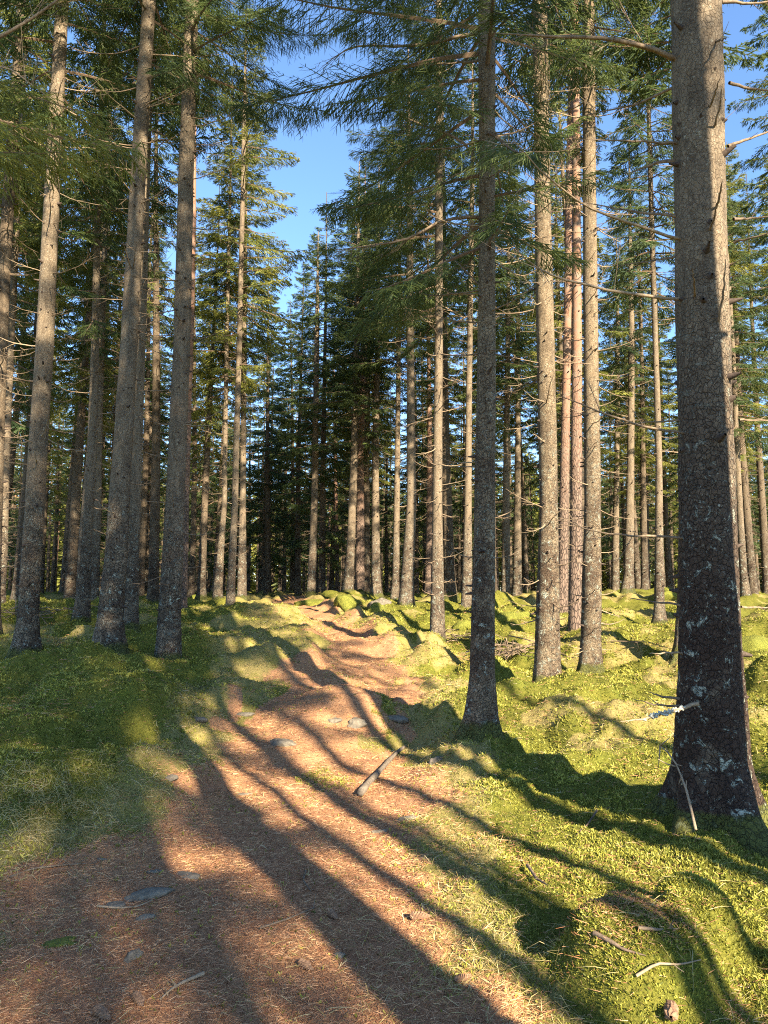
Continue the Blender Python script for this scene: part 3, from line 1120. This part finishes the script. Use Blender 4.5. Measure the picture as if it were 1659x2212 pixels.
photo_tree('M1c', 'dark mossy-footed spruce left of the sunlit-footed shoulder spruce', top=17, hb=6, rmax=1.8, parts=False, bare=(1.5, 8, 1., 1.2), needles=M_needle_sun)
photo_tree('T750', 'dark straight spruce behind the round mossy boulder at the path end', top=17, hb=5.0, rmax=2.2, parts=False, bare=(2, 7, 1., 1.3))
photo_tree('T778', 'ruddy pine just right of the straight spruce by the round boulder', 'pine', 'pine_tree', 18, 9, 1.8, parts=False, bare=(3, 8, .4, 1.))
photo_tree('T812', 'spruce with moss sleeve on its swollen foot beyond the path', top=17, hb=6, rmax=2., parts=False, bare=(2, 8, 1., 1.2))
photo_tree('T855', 'grey spruce pair partner just left of the white-based spruce', top=17, hb=6.5, rmax=1.8, parts=False, bare=(2, 8, 1., 1.2))
photo_tree('T673', 'isolated dark spruce above the vanishing end of the path', top=15, hb=4.5, rmax=2.3, parts=False, bare=(1.5, 7, 1., 1.4))
photo_tree('T1425', 'slim grey spruce standing alone on the moss left of the thickest trunk', top=17, hb=7, rmax=1.7, parts=False, bare=(3, 9, .7, 1.), needles=M_needle_b)
photo_tree('T1360', 'grey spruce on the sunlit moss crest in the right wood', top=17, hb=6.5, rmax=1.8, parts=False, bare=(3, 8, .7, 1.), needles=M_needle_b)
photo_tree('T1332', 'thin spruce left of the grey spruce on the moss crest', top=16, hb=6, rmax=1.6, parts=False, bare=(3, 8, .7, 1.))
photo_tree('T1606', 'slender leaning spruce at the far right behind the thickest trunk', top=15, hb=5, rmax=1.9, parts=False, bare=(3, 8, .7, 1.), needles=M_needle_b)
photo_tree('T1480', 'dark trunk almost hidden behind the left side of the thickest trunk', top=18, hb=9.5, rmax=1.8, parts=False, bare=(3, 10, .7, 1.2))
photo_tree('T1118', 'thin spruce seen between the shaded and the pale sunlit trunks', top=17, hb=6, rmax=1.7, parts=False, bare=(3, 8, .7, 1.))
photo_tree('T1092', 'mossy-footed thin spruce just right of the shaded path-side trunk', top=17, hb=6, rmax=1.7, parts=False, bare=(3, 8, .7, 1.))


# ---- the thick trunk's own boughs, as the photograph shows them
def photo_branch(root, base, Y, pts, r, dY, pale=False, twigs=1.0, seed=0, lichen=False):
    P = []
    n = len(pts)
    for k, (px, py) in enumerate(pts):
        f = k / (n - 1)
        P.append(at(px, py, Y + dY * f)[0] - base)
    P = np.array(P)
    # resample and bend a little
    s = np.linspace(0, 1, n)
    ss = np.linspace(0, 1, 11)
    Pr = np.stack([np.interp(ss, s, P[:, c]) for c in range(3)], -1)
    Pr[1:-1] = (Pr[:-2] + Pr[2:] + 2 * Pr[1:-1]) / 4
    Pr += np.random.default_rng(seed).normal(size=Pr.shape) * .003
    a = Acc()
    for v, q in bare_branch(1, seed, r, twigs=twigs, sides=6, pts=Pr):
        a.add(v, q, 0)
    if lichen:
        g = np.random.default_rng(seed)
        for _ in range(70):
            f = g.uniform(.22, .62)
            p = Pr[int(f * 10)] + (Pr[int(f * 10) + 1] - Pr[int(f * 10)]) * g.random()
            d = unit(g.normal(size=3))
            a.add(*tube(np.array([p, p + d * .012, p + d * .022]), [.004, .009, .003], 4), 1)
    o = obj('branch', a.mesh('branch', [M_deadpale if pale else M_dead, M_lichen]), root)
    return o


RB = [([(1475, 135), (1400, 100), (1300, 82), (1180, 78), (1060, 72)], .026, -.5, 0, 1.0), ([(1470, 180), (1380, 225), (1240, 255)], .013, .5, 0, .8),
      ([(1470, 312), (1400, 305), (1250, 300)], .012, -.3, 0, .8), ([(1472, 345), (1420, 352), (1350, 376)], .020, .3, 0, .6),
      ([(1474, 468), (1380, 458), (1260, 438)], .014, .3, 0, .8), ([(1484, 522), (1400, 495), (1310, 465), (1243, 436), (1160, 365), (1106, 297)], .013, -.9, 1, .7),
      ([(1478, 646), (1400, 640), (1311, 626), (1220, 605), (1157, 578), (1113, 540)], .014, -.8, 1, .7), ([(1470, 550), (1420, 562), (1330, 575)], .010, .5, 0, .5),
      ([(1484, 936), (1420, 928), (1349, 910), (1270, 878), (1206, 853)], .011, -.5, 0, .7), ([(1480, 1162), (1390, 1158), (1292, 1152), (1206, 1122)], .011, -.3, 0, .8),
      ([(1480, 908), (1400, 912), (1300, 918)], .008, .4, 0, .5), ([(1482, 1309), (1420, 1300), (1356, 1292)], .011, .2, 0, .4), ([(1480, 1412), (1440, 1410), (1402, 1412)], .010, -.2, 1, .3),
      ([(1478, 1510), (1430, 1506), (1399, 1494)], .013, .1, 0, .5), ([(1478, 1525), (1420, 1524), (1366, 1510)], .010, -.1, 0, .5),
      ([(1575, 178), (1610, 190), (1659, 195), (1720, 190)], .014, .2, 0, .7), ([(1575, 314), (1610, 302), (1659, 284), (1730, 262)], .014, .1, 0, .7),
      ([(1585, 475), (1620, 472), (1700, 462)], .013, .2, 0, .6), ([(1585, 523), (1620, 515), (1700, 492)], .010, -.2, 0, .6),
      ([(1595, 908), (1640, 908), (1720, 905)], .009, .1, 0, .6), ([(1600, 1312), (1650, 1312), (1720, 1318)], .009, .2, 0, .5),
      ([(1560, 3), (1610, 8), (1670, 5), (1740, -10)], .014, .1, 0, .8)]
for k, (pts, r, dY, pale, tw) in enumerate(RB):
    photo_branch(R_, bR, 5.0, pts, r * .8, dY, pale, tw, 300 + k)  # pale marks boughs coloured lighter as if sunlit
lb = photo_branch(R_, bR, 4.82, [(1508, 1520), (1470, 1530), (1420, 1545), (1380, 1556), (1339, 1558)], .012, -.25, True, .3, 350, True)
lb['label'] = 'pale broken branch crusted with white lichen'
# stubs that point towards the viewer
for k, (px, py, qx, qy) in enumerate([(1528, 240, 1556, 165), (1540, 285, 1560, 190), (1545, 455, 1560, 385), (1550, 700, 1568, 560), (1545, 90, 1570, 82), (1500, 640, 1494, 580), (1532, 500, 1548, 440)]):
    photo_branch(R_, bR, 4.86, [(px, py), ((px + qx) / 2 + 3, (py + qy) / 2), (qx, qy)], .009, -.28, False, .3, 380 + k)

# boughs of the shaded spruce reaching out over the path
CB = [([(1048, 68), (980, 82), (900, 102), (800, 97), (745, 104), (690, 150)], .022, .5, 0), ([(1048, 130), (960, 138), (860, 140)], .016, .8, 0),
      ([(1048, 380), (1000, 300), (920, 275), (850, 240)], .018, .3, 0), ([(1048, 470), (960, 468), (880, 520), (800, 530), (720, 545)], .018, -.3, 0),
      ([(1050, 300), (1120, 285), (1200, 240)], .010, .4, 0), ([(1055, 560), (1130, 600), (1180, 570)], .008, -.4, 1), ([(1040, 620), (980, 560), (940, 500)], .009, .3, 0)]
for k, (pts, r, dY, pale) in enumerate(CB):
    photo_branch(C1_, bC, 7.4, pts, r, dY, pale, 1.3, 420 + k)


# ------------------------------------------------------------------ the wood behind: shared meshes, every tree an object of its own
def straight(z):
    return .06 * math.sin(z * .3), .06 * math.cos(z * .23)


VAR = []
for k in range(8):
    top = (17.0, 16.0, 18.0, 15.0, 17.5, 14.0, 16.5, 13.0)[k]
    hb = (5.5, 4.5, 6.5, 3.5, 7.5, 2.6, 5.0, 1.6)[k]
    rm = (1.4, 1.55, 1.3, 1.5, 1.25, 1.7, 1.45, 1.8)[k]
    r0 = (.16, .15, .17, .14, .15, .13, .16, .12)[k]

    def rf(z, r0=r0, top=top):
        return max(.012, r0 * max(0, 1 - max(z, 0) / top) ** .75 * (1 + .5 * math.exp(-max(z, 0) / .25)))
    tm = trunk_mesh('trunk', straight, rf, top, [M_bark_far, M_knot], 10, .5, True, 70 + k)
    cm = crown_mesh('crown', straight, rf, hb, top, rm, (M_needle, M_needle_sun, M_needle, M_needle_b, M_needle_sun, M_needle_b, M_needle_sun, M_needle)[k], 170 + k, whorl=.50, nb=4, gap=.12, bare=bare_list(straight, rf, 1.2, hb + 1.5, 270 + k, .9, 1.3))
    VAR.append((tm, cm))


def rfp(z):
    return max(.012, .16 * max(0, 1 - max(z, 0) / 18) ** .7 * (1 + .4 * math.exp(-max(z, 0) / .25)))


PINEV = (trunk_mesh('trunk', straight, rfp, 18, [M_pine, M_knot], 10, .5, True, 99),
         crown_mesh('crown', straight, rfp, 11, 18, 1.9, M_needle_sun, 199, gap=.2, bare=bare_list(straight, rfp, 4, 11, 299, .35, 1.0)))


def wood_tree(x, y, var, s, rz, label, group, pine=False):
    root = bpy.data.objects.new('pine_tree' if pine else 'spruce_tree', None)
    COL.objects.link(root)
    root.location = (x, y, float(H(x, y)) - .04)
    root.rotation_euler = (random.gauss(0, .012), random.gauss(0, .012), rz)
    root.scale = (s, s, s)
    tag(root, label, 'pine' if pine else 'spruce', group)
    for nm, me in zip(('trunk', 'crown'), PINEV if pine else VAR[var]):
        obj(nm, me, root)
    return root


placed = [(at(t['pts'][0][0], t['pts'][0][1], t['Y'])[0][0], t['Y']) for t in TREES.values()]
npl = len(placed)
cands = []
for _ in range(9000):
    y = 13 * (78 / 13) ** (random.random() ** .72)
    x = random.uniform(-.62, .62) * y
    cands.append((x, y))
cands = [(-7.6, 33), (-5.4, 43.5), (-3.2, 45), (-6.8, 41), (-1.5, 38), (-9.0, 36), (-4.4, 37.5), (-2.6, 31.5), (-5.9, 36.5), (-7.2, 45.5), (-4.6, 48), (-8.6, 41)] + cands
cnt = 0
for x, y in cands:
    u = x / y
    d = math.hypot(x, y)
    sp = 1.75 if d < 40 else 2.3
    # the open lane over the path and the open ground on the right
    if cnt > 11 and -.215 < u < -.055 and y < 42:
        continue
    if y < 20 and -.5 < u < .56:
        continue
    if y < 30 and -.24 < u < .06:
        continue
    if y < 24 and u > .18 and random.random() < .75:
        continue
    if u > .12 and random.random() < .45:
        continue
    if any((x - a) ** 2 + (y - b) ** 2 < sp * sp for a, b in placed):
        continue
    placed.append((x, y))
    pine = cnt > 11 and random.random() < .13
    v = 5 + 2 * (cnt % 2) if cnt < 12 else random.choice([0, 1, 2, 4, 6, 3] if y < 32 else [0, 1, 2, 3, 4, 5, 6, 7])
    zone = 'left' if u < -.16 else ('middle' if u < .14 else 'right')
    far = y > 38
    kind = 'pine' if pine else 'spruce'
    if zone == 'left':
        lab = f"{'far' if far else 'mid-distance'} thin {kind} in the dense dark wood behind the left trunks"
    elif zone == 'middle':
        lab = f"{'far' if far else 'mid-distance'} thin {kind} in the dark wood beyond the path end"
    else:
        lab = f"{'far' if far else 'mid-distance'} thin {kind} in the bright wood behind the right trunks"
    wood_tree(x, y, v, random.uniform(1.2, 1.42) if cnt < 12 else random.uniform(.85, 1.18), random.uniform(0, 2 * PI), lab, f"{kind}s in the {'far' if far else 'nearer'} {zone} wood", pine)
    cnt += 1
    if cnt >= 262:
        break

# trees behind the viewer: only their shadows and the shade of their crowns reach the picture
sx, sy = math.sin(SUN_AZ), -math.cos(SUN_AZ)


def shade_tree(px, py, dist, top, hb, rmax, r0, gap, seed, label, dq=0.0):
    p = hit(px, py)
    x, y = p[0] + sx * dist - sy * dq, p[1] + sy * dist + sx * dq

    def rf(z):
        return max(.012, r0 * max(0, 1 - max(z, 0) / top) ** .75 * (1 + .4 * math.exp(-max(z, 0) / .25)))
    root = bpy.data.objects.new('spruce_tree', None)
    COL.objects.link(root)
    root.location = (x, y, float(H(x, y)) - .04)
    tag(root, label, 'spruce')
    obj('trunk', trunk_mesh('trunk', straight, rf, top, [M_bark, M_knot], 20, .3, True, seed), root)
    obj('crown', crown_mesh('crown', straight, rf, hb, top, rmax, M_needle, seed, None, gap, .42, 5), root)
    return root


shade_tree(905, 2180, 6.0, 19, 8.5, 1.5, .22, .4, 501, 'stout spruce whose broad shadow runs up the middle of the path')
shade_tree(945, 1994, 9.5, 15, 8.0, .9, .085, .5, 502, 'slim spruce whose narrow shadow crosses the path beside the broad one')
shade_tree(1530, 1770, 3.6, 20, 9.5, 1.7, .25, .35, 503, 'spruce whose shadow darkens the foot of the thickest trunk', -.16)
shade_tree(250, 2085, 16.0, 18, 8.0, 1.9, .085, .12, 504, 'spruce whose crown shades the left foreground litter', -.1)
shade_tree(250, 2085, 19.0, 19, 9.4, 1.8, .085, .1, 510, 'spruce whose crown thickens the shade on the left litter', .25)
shade_tree(60, 1750, 17.0, 18, 7.0, 1.6, .085, .4, 505, 'spruce whose crown shades the grassy bank at the left', -1.0)
shade_tree(1660, 2090, 12.0, 18, 9.0, 1.2, .11, .3, 506, 'spruce whose shadow falls across the mossy boulder')
shade_tree(190, 1560, 15.5, 18, 7.5, 1.4, .085, .5, 509, 'spruce whose crown shades the mossy mound at the left')



shade_tree(1380, 1800, 8.5, 17, 10.0, 1.2, .13, .4, 511, 'spruce whose shadow stripes the moss in front of the thickest trunk')
shade_tree(1180, 1850, 10.5, 16, 9.0, 1.0, .07, .5, 512, 'thin spruce whose faint shadow stripes the right foreground moss')
shade_tree(1500, 1640, 12.5, 17, 9.0, 1.2, .10, .4, 513, 'spruce whose shadow stripes the straw behind the thickest trunk')
# crowns above the viewer that dapple the left trunks
shade_tree(235, 1410, 16.5, 18, 7.5, 1.6, .085, .25, 507, 'spruce whose crown dapples the left group of trunks', .9)
shade_tree(365, 1430, 20.0, 19, 8.5, 1.6, .085, .25, 508, 'spruce whose crown dapples the path-bank spruce', .3)

# the spruce just outside the left border whose boughs enter the picture
nx, ny = -3.7, 4.7
near = bpy.data.objects.new('spruce_tree', None)
COL.objects.link(near)
near.location = (nx, ny, float(H(nx, ny)) - .04)
tag(near, 'spruce outside the left border reaching a green bough into the photo', 'spruce')


def rfn(z):
    return max(.012, .17 * max(0, 1 - max(z, 0) / 17) ** .75 * (1 + .4 * math.exp(-max(z, 0) / .25)))


obj('trunk', trunk_mesh('trunk', straight, rfn, 17, [M_bark, M_knot], 20, .3, True, 601), near)
obj('crown', crown_mesh('crown', straight, rfn, 9.5, 17, 1.7, M_needle, 602, None, .2), near)
g = np.random.default_rng(77)
a = Acc()
nb_ = np.array(near.location)
for z, az, el, L in ((5.15, .22, .02, 1.75), (5.55, .35, -.05, 1.5), (4.75, .05, .1, 1.3)):
    put_live(a, L, np.array([.1, .03, z - nb_[2]]), az, el, g, 0, 1, True)
obj('bough', a.mesh('bough', [M_needle_sun, M_twig], False, True), near)
photo_branch(near, nb_, 4.9, [(-330, 240), (-120, 145), (0, 82), (70, 40), (160, -25), (230, -80)], .017, .1, False, .6, 611)
photo_branch(near, nb_, 4.9, [(-330, 330), (-100, 190), (0, 135), (60, 175), (110, 215)], .008, .2, True, 1.2, 612)

M_stone = simple('grey_stone', (.075, .062, .046), (.19, .165, .125), 18, .9, .015)
M_mossrock = simple('moss_on_rock', (.05, .065, .010), (.22, .215, .035), 45, 1.0, .03)
M_wood = simple('weathered_wood', (.075, .058, .042), (.22, .18, .135), 30, .6, .006)
M_cone = simple('cone_scales', (.10, .055, .035), (.27, .165, .10), 80, .4, .003)
M_twigdark = simple('fallen_twig', (.07, .05, .035), (.20, .145, .10), 40)


def rock_mesh(name, size, seed, mat, rough=.38):
    import bmesh
    bm = bmesh.new()
    bmesh.ops.create_icosphere(bm, subdivisions=4, radius=1.0)
    g = np.random.default_rng(seed)
    o1, o2 = g.random(2) * 40
    planes = [(unit(g.normal(size=3)), g.uniform(.62, .9)) for _ in range(7)]
    for v in bm.verts:
        c = np.array(v.co)
        for n_, d_ in planes:
            e = c @ n_ - d_
            if e > 0:
                c = c - n_ * e * .85
        k = 1 + rough * float(fbm(c[0] * 1.4 + o1, c[1] * 1.4 + c[2] * 1.1 + o2, seed % 50, 4))
        v.co = Vector(c * k * np.array(size))
    me = bpy.data.meshes.new(name)
    bm.to_mesh(me)
    bm.free()
    for p_ in me.polygons:
        p_.use_smooth = True
    me.materials.append(mat)
    return me


def stone(px, py, w, label, asp=.65, hgt=.35, rz=0., sink=.62, mat=None, name='stone', cat='stone', tilt=0.):
    """w is the width in photo units"""
    p = hitH(px, py)
    s_ = w / F * math.hypot(p[1], p[2] - EYE) / 2
    o = obj(name, rock_mesh(name, (s_, s_ * asp, s_ * hgt), int(px * 7 + py), mat or M_stone), None, (p[0], p[1], p[2] - s_ * hgt * sink + .004))
    o.rotation_euler = (tilt, 0, rz)
    tag(o, label, cat)
    return o


stone(320, 1936, 88, 'largest flat grey stone lying in the shaded left litter', .45, .32, .45, .2)
stone(247, 1957, 46, 'small grey stone beside the largest flat stone', .7, .4, .2, .3)
stone(404, 1893, 56, 'brownish stone half sunk right of the largest flat stone', .7, .35, -.3, .4)
stone(335, 1884, 36, 'thin bluish stone chip just behind the largest flat stone', .5, .25, 0, .2)
stone(217, 1857, 24, 'small pale stone chip at the edge of the shaded litter', .5, .3, 0, .2)
stone(290, 2068, 44, 'narrow ridge of grey rock poking out of the lower left litter', .5, .8, 1.1, .3)
stone(310, 1984, 44, 'slim grey stone just in front of the largest flat stone', .35, .3, .5, .3)
stone(133, 2034, 90, 'flat mossy stone sunk in the lower left litter', .6, .16, .1, .5, M_mossrock)
stone(771, 1562, 46, 'rounded grey stone in the hump in the middle of the path', .8, .7, .2, .25)
stone(853, 1553, 56, 'long low stone right of the rounded stone on the path hump', .5, .35, -.2, .3)
stone(722, 1556, 40, 'mossy stone at the left foot of the path hump', .6, .5, .4, .35)
stone(607, 1606, 66, 'flat pale stone at the left of the path in front of the hump', .6, .35, -.2, .4)
stone(366, 1682, 34, 'bluish stone in the grass left of the broad shadow', .6, .5, .5, .3)
stone(426, 1553, 46, 'flat stone in the grass at the foot of the path-bank spruce', .5, .3, -.2, .4)
stone(528, 1543, 56, 'long flat stone embedded in the left rut of the path', .35, .25, .2, .4)
stone(885, 1768, 46, 'flat stone buried at the right path edge below the log', .45, .25, .1, .4)
stone(733, 2066, 20, 'pale pebble lying inside the broad shadow', .8, .7, 0, .1)
stone(534, 1716, 44, 'pale flat stone catching sun between the two shadows', .35, .2, .2, .3)
stone(820, 1797, 34, 'yellowish lichen stone on the sunlit path', .5, .25, .5, .2)
stone(944, 1645, 40, 'crumbling grey root stub at the mossy edge of the path', .7, .9, .4, .3, M_wood, 'root_stub', 'stump')
stone(752, 1300, 62, 'round dark mossy boulder at the far end of the path', .8, .75, 0, .25, M_mossrock, 'moss_boulder', 'boulder')
stone(816, 1315, 44, 'small mossy boulder below the grey rock near the white-based spruce', .8, .7, 0, .3, M_mossrock, 'moss_boulder', 'boulder')
stone(822, 1303, 54, 'bare grey rock among the mossy boulders near the white-based spruce', .6, .5, 0, .3, None, 'boulder', 'boulder')
stone(680, 1302, 90, 'long low mossy boulder where the path disappears', .5, .32, 0, .4, M_mossrock, 'moss_boulder', 'boulder')
stone(1004, 1352, 60, 'dark mossy rock between the slim spruce and the shaded spruce', .7, .6, 0, .3, M_mossrock, 'moss_boulder', 'boulder')
stone(1448, 1288, 52, 'dark triangular boulder on the crest left of the thickest trunk', .8, .95, 0, .3, M_mossrock, 'moss_boulder', 'boulder')
stone(1630, 1392, 110, 'bright mossy hump of rock at the right border', .7, .5, 0, .4, M_mossrock, 'moss_boulder', 'boulder')
stone(1110, 1330, 80, 'sunlit mossy rock behind the pale sunlit trunk', .6, .5, 0, .4, M_mossrock, 'moss_boulder', 'boulder')


def cone(px, py, label, rz, L=.095):
    p = hitH(px, py)
    nr, ns = 16, 12
    g = np.random.default_rng(int(px))
    zz = np.linspace(0, 1, nr)
    pr = .0155 * L / .095 * np.minimum(1, np.minimum(zz * 6 + .25, (1 - zz) * 2.2 + .12))
    a_ = np.arange(ns) * 2 * PI / ns
    Rr = pr[:, None] * (1 + .22 * (((np.arange(nr)[:, None] + np.arange(ns)[None]) % 2) * 2 - 1) + g.normal(size=(nr, ns)) * .05)
    Vc = np.stack([np.broadcast_to((zz - .5)[:, None] * L, Rr.shape), Rr * np.cos(a_), Rr * np.sin(a_)], -1).reshape(-1, 3)
    i_ = np.arange(nr - 1)[:, None] * ns
    j_ = np.arange(ns)[None]
    a = Acc()
    a.add(Vc, np.stack([i_ + j_, i_ + (j_ + 1) % ns, i_ + ns + (j_ + 1) % ns, i_ + ns + j_], -1).reshape(-1, 4))
    o = obj('pine_cone', a.mesh('pine_cone', [M_cone], False), None, (p[0], p[1], p[2] + .014))
    o.rotation_euler = (0, g.uniform(-.12, .12), rz)
    tag(o, label, 'cone', 'cones dropped on the path')


cone(720, 1984, 'brown cone on the sunny edge of the broad shadow', -1.0)
cone(909, 1985, 'pale cone by the moss edge beside the narrow shadow', .1, .11)
cone(661, 2093, 'brown cone in the sun left of the broad shadow', -.7)
cone(300, 2168, 'pale cone in the sunlit straw at the lower left', -.9, .10)
cone(220, 2199, 'dark cone at the bottom border in the lower left', -.6, .11)
cone(568, 1665, 'dark cone in the thin shadow halfway up the path', .1)
cone(123, 1887, 'dark cone in the shaded litter left of the stones', .6, .08)
cone(1450, 2188, 'large open cone at the foot of the mossy boulder', 1.2, .13)
cone(1000, 2120, 'brown cone between the broad shadow and the moss', .4, .08)


def stick(name, pts, r, mat, label, cat='twig', lift=.01, seed=0, twigs=.6, sides=6, own_z=False):
    P = []
    for q in pts:
        p = hitH(q[0], q[1])
        p = p + np.array([0, 0, lift + (q[2] if len(q) > 2 else 0)])
        P.append(p)
    P = np.array(P)
    base = P[0].copy()
    n = len(P)
    ss = np.linspace(0, 1, 9)
    Pr = np.stack([np.interp(ss, np.linspace(0, 1, n), P[:, c]) for c in range(3)], -1) - base
    a = Acc()
    for v, q in bare_branch(1, seed, r, twigs=twigs, sides=sides, pts=Pr):
        a.add(v, q)
    return tag(obj(name, a.mesh(name, [mat]), None, base), label, cat)


# the half buried log across the path
P = np.array([hitH(779, 1722), hitH(795, 1702), hitH(815, 1680), hitH(838, 1652), hitH(858, 1628), hitH(875, 1612)])
P[:, 2] += np.array([.035, .04, .035, .03, .015, .0])
b0 = P[0].copy()
a = Acc()
ss = np.linspace(0, 1, 16)
Pr = np.stack([np.interp(ss, np.linspace(0, 1, 6), P[:, c]) for c in range(3)], -1) - b0
v, q = tube(Pr, .029 * (1 - .45 * ss) * (1 + .12 * np.sin(ss * 23)), 12, True)
a.add(v, q)
tag(obj('fallen_log', a.mesh('fallen_log', [M_wood]), None, b0), 'short weathered log half buried across the right side of the path', 'log')

# the dead branch leaning at the foot of the thick trunk
K = lambda px, py, Y: at(px, py, Y)[0]
BL = [[K(1426, 1611, 4.75), K(1443, 1626, 4.72), K(1461, 1651, 4.68), K(1472, 1678, 4.6), K(1482, 1704, 4.54), K(1494, 1752, 4.42), K(1503, 1792, 4.32)],
      [K(1461, 1656, 4.68), K(1440, 1650, 4.60), K(1422, 1640, 4.5)], [K(1426, 1611, 4.75), K(1424, 1635, 4.76), K(1422, 1660, 4.78)], [K(1426, 1611, 4.75), K(1436, 1603, 4.7), K(1446, 1594, 4.7)]]
b0 = BL[0][-1].copy()
a = Acc()
for k, b in enumerate(BL):
    b = np.array(b) - b0
    n = len(b)
    a.add(*tube(b[::-1] if k == 0 else b, np.linspace(.0085 if k == 0 else .006, .004 if k == 0 else .002, n), 6, True))
g = np.random.default_rng(4)
for f in (1, 2, 3, 4, 5):
    p = np.array(BL[0][f]) - b0
    a.add(*tube(np.array([p, p + unit(g.normal(size=3)) * .05]), [.004, .002], 4))
tag(obj('broken_branch', a.mesh('broken_branch', [M_deadpale]), None, b0), 'pale broken branch leaning at the foot of the thickest trunk', 'branch')

stick('fallen_twig', [(1284, 2022), (1320, 2040), (1350, 2058), (1395, 2070)], .010, M_twigdark, 'dark bent stick lying across the mossy boulder', seed=1)
stick('fallen_twig', [(1380, 2010), (1420, 2014), (1465, 2012)], .007, M_dead, 'short forked twig on top of the mossy boulder', seed=2, twigs=4)
stick('fallen_twig', [(1375, 2120, .01), (1420, 2105, .03), (1470, 2108, .03), (1515, 2085, .01)], .0045, M_deadpale, 'pale curled rootlet on the front of the mossy boulder', seed=3)
stick('fallen_twig', [(440, 2108), (400, 2125), (370, 2142), (345, 2165)], .007, M_deadpale, 'pale forked twig in the sunlit straw at the lower left', seed=4, twigs=3)
stick('fallen_twig', [(210, 1962), (260, 1966), (300, 1962), (330, 1948)], .004, M_deadpale, 'thin pale twig in front of the small grey stone', seed=5)
stick('fallen_twig', [(660, 1885), (655, 1905), (672, 1930)], .005, M_twigdark, 'little dark crooked twig on the sunlit path', seed=6)
stick('fallen_twig', [(1290, 1760, .02), (1270, 1790, .02), (1245, 1815, .02)], .007, M_twigdark, 'dark twig on the moss in front of the leaning branch', seed=7)
stick('fallen_twig', [(1140, 1885, .03), (1160, 1915, .03), (1185, 1930, .03)], .009, M_twigdark, 'dark stick in the moss beside the narrow shadow', seed=8)
stick('fallen_twig', [(560, 2010), (620, 1990), (680, 1965)], .004, M_dead, 'thin twig lying along the broad shadow', seed=9)
stick('fallen_twig', [(20, 1900), (70, 1880), (140, 1872), (210, 1868)], .005, M_dead, 'long grey twig in the shaded left litter', seed=10, twigs=2)
stick('fallen_branch', [(1100, 1385, .1), (1150, 1400, .12), (1200, 1410, .05), (1260, 1440, .02)], .012, M_dead, 'dead bough lying behind the pale sunlit trunk', 'branch', seed=11, twigs=1.5)
stick('fallen_branch', [(120, 1330, .1), (190, 1322, .15), (260, 1326, .06)], .012, M_dead, 'dead bough lying on the shaded moss among the left trunks', 'branch', seed=12, twigs=2)
stick('fallen_branch', [(1320, 1392, .05), (1400, 1398, .08), (1470, 1416, .05)], .010, M_dead, 'dead bough on the straw left of the thickest trunk', 'branch', seed=13, twigs=2)


def brush(px, py, n, spread, label, seed):
    p = hitH(px, py)
    g = np.random.default_rng(seed)
    a = Acc()
    for _ in range(n):
        c = np.array([g.normal() * spread, g.normal() * spread * .6, abs(g.normal()) * .10 + .02])
        d = unit(np.array([g.normal(), g.normal() * .7, g.normal() * .3]))
        l = g.uniform(.2, .7)
        k = unit(g.normal(size=3)) * l * .08
        a.add(*tube(np.array([c - d * l / 2, c + k, c + d * l / 2]), [g.uniform(.005, .014), .007, .003], 4))
    tag(obj('brush_pile', a.mesh('brush_pile', [M_dead]), None, p), label, 'brush pile')


brush(1108, 1418, 90, .32, 'heap of dead brushwood right behind the shaded path-side trunk', 21)
brush(990, 1385, 40, .30, 'scatter of dead brushwood beside the slim sun-edged spruce', 22)
brush(45, 1335, 50, .45, 'heap of dead brushwood in the shade at the left border', 23)

# ------------------------------------------------------------------ far wood that closes the view: one mass
g = np.random.default_rng(5)
acc, accw = Acc(), None
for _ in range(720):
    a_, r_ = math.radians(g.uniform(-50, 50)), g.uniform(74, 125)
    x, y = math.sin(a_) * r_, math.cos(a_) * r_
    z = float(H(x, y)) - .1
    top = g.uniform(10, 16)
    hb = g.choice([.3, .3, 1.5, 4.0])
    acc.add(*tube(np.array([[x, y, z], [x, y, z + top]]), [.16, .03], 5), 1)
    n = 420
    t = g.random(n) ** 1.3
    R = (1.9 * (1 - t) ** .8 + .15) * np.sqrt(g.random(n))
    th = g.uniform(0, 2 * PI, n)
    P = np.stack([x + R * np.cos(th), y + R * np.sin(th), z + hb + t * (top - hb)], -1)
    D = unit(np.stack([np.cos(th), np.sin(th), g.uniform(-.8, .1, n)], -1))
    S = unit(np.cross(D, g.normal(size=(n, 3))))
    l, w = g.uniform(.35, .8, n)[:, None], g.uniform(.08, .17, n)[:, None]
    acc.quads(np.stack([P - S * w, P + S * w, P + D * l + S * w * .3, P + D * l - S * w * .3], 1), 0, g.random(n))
tag(obj('far_forest', acc.mesh('far_forest', [M_needle_sun, M_bark_far], False, True)), 'distant sunlit forest seen as one mass between the trunks', 'forest', kind='stuff')

print('trees in the wood', cnt)
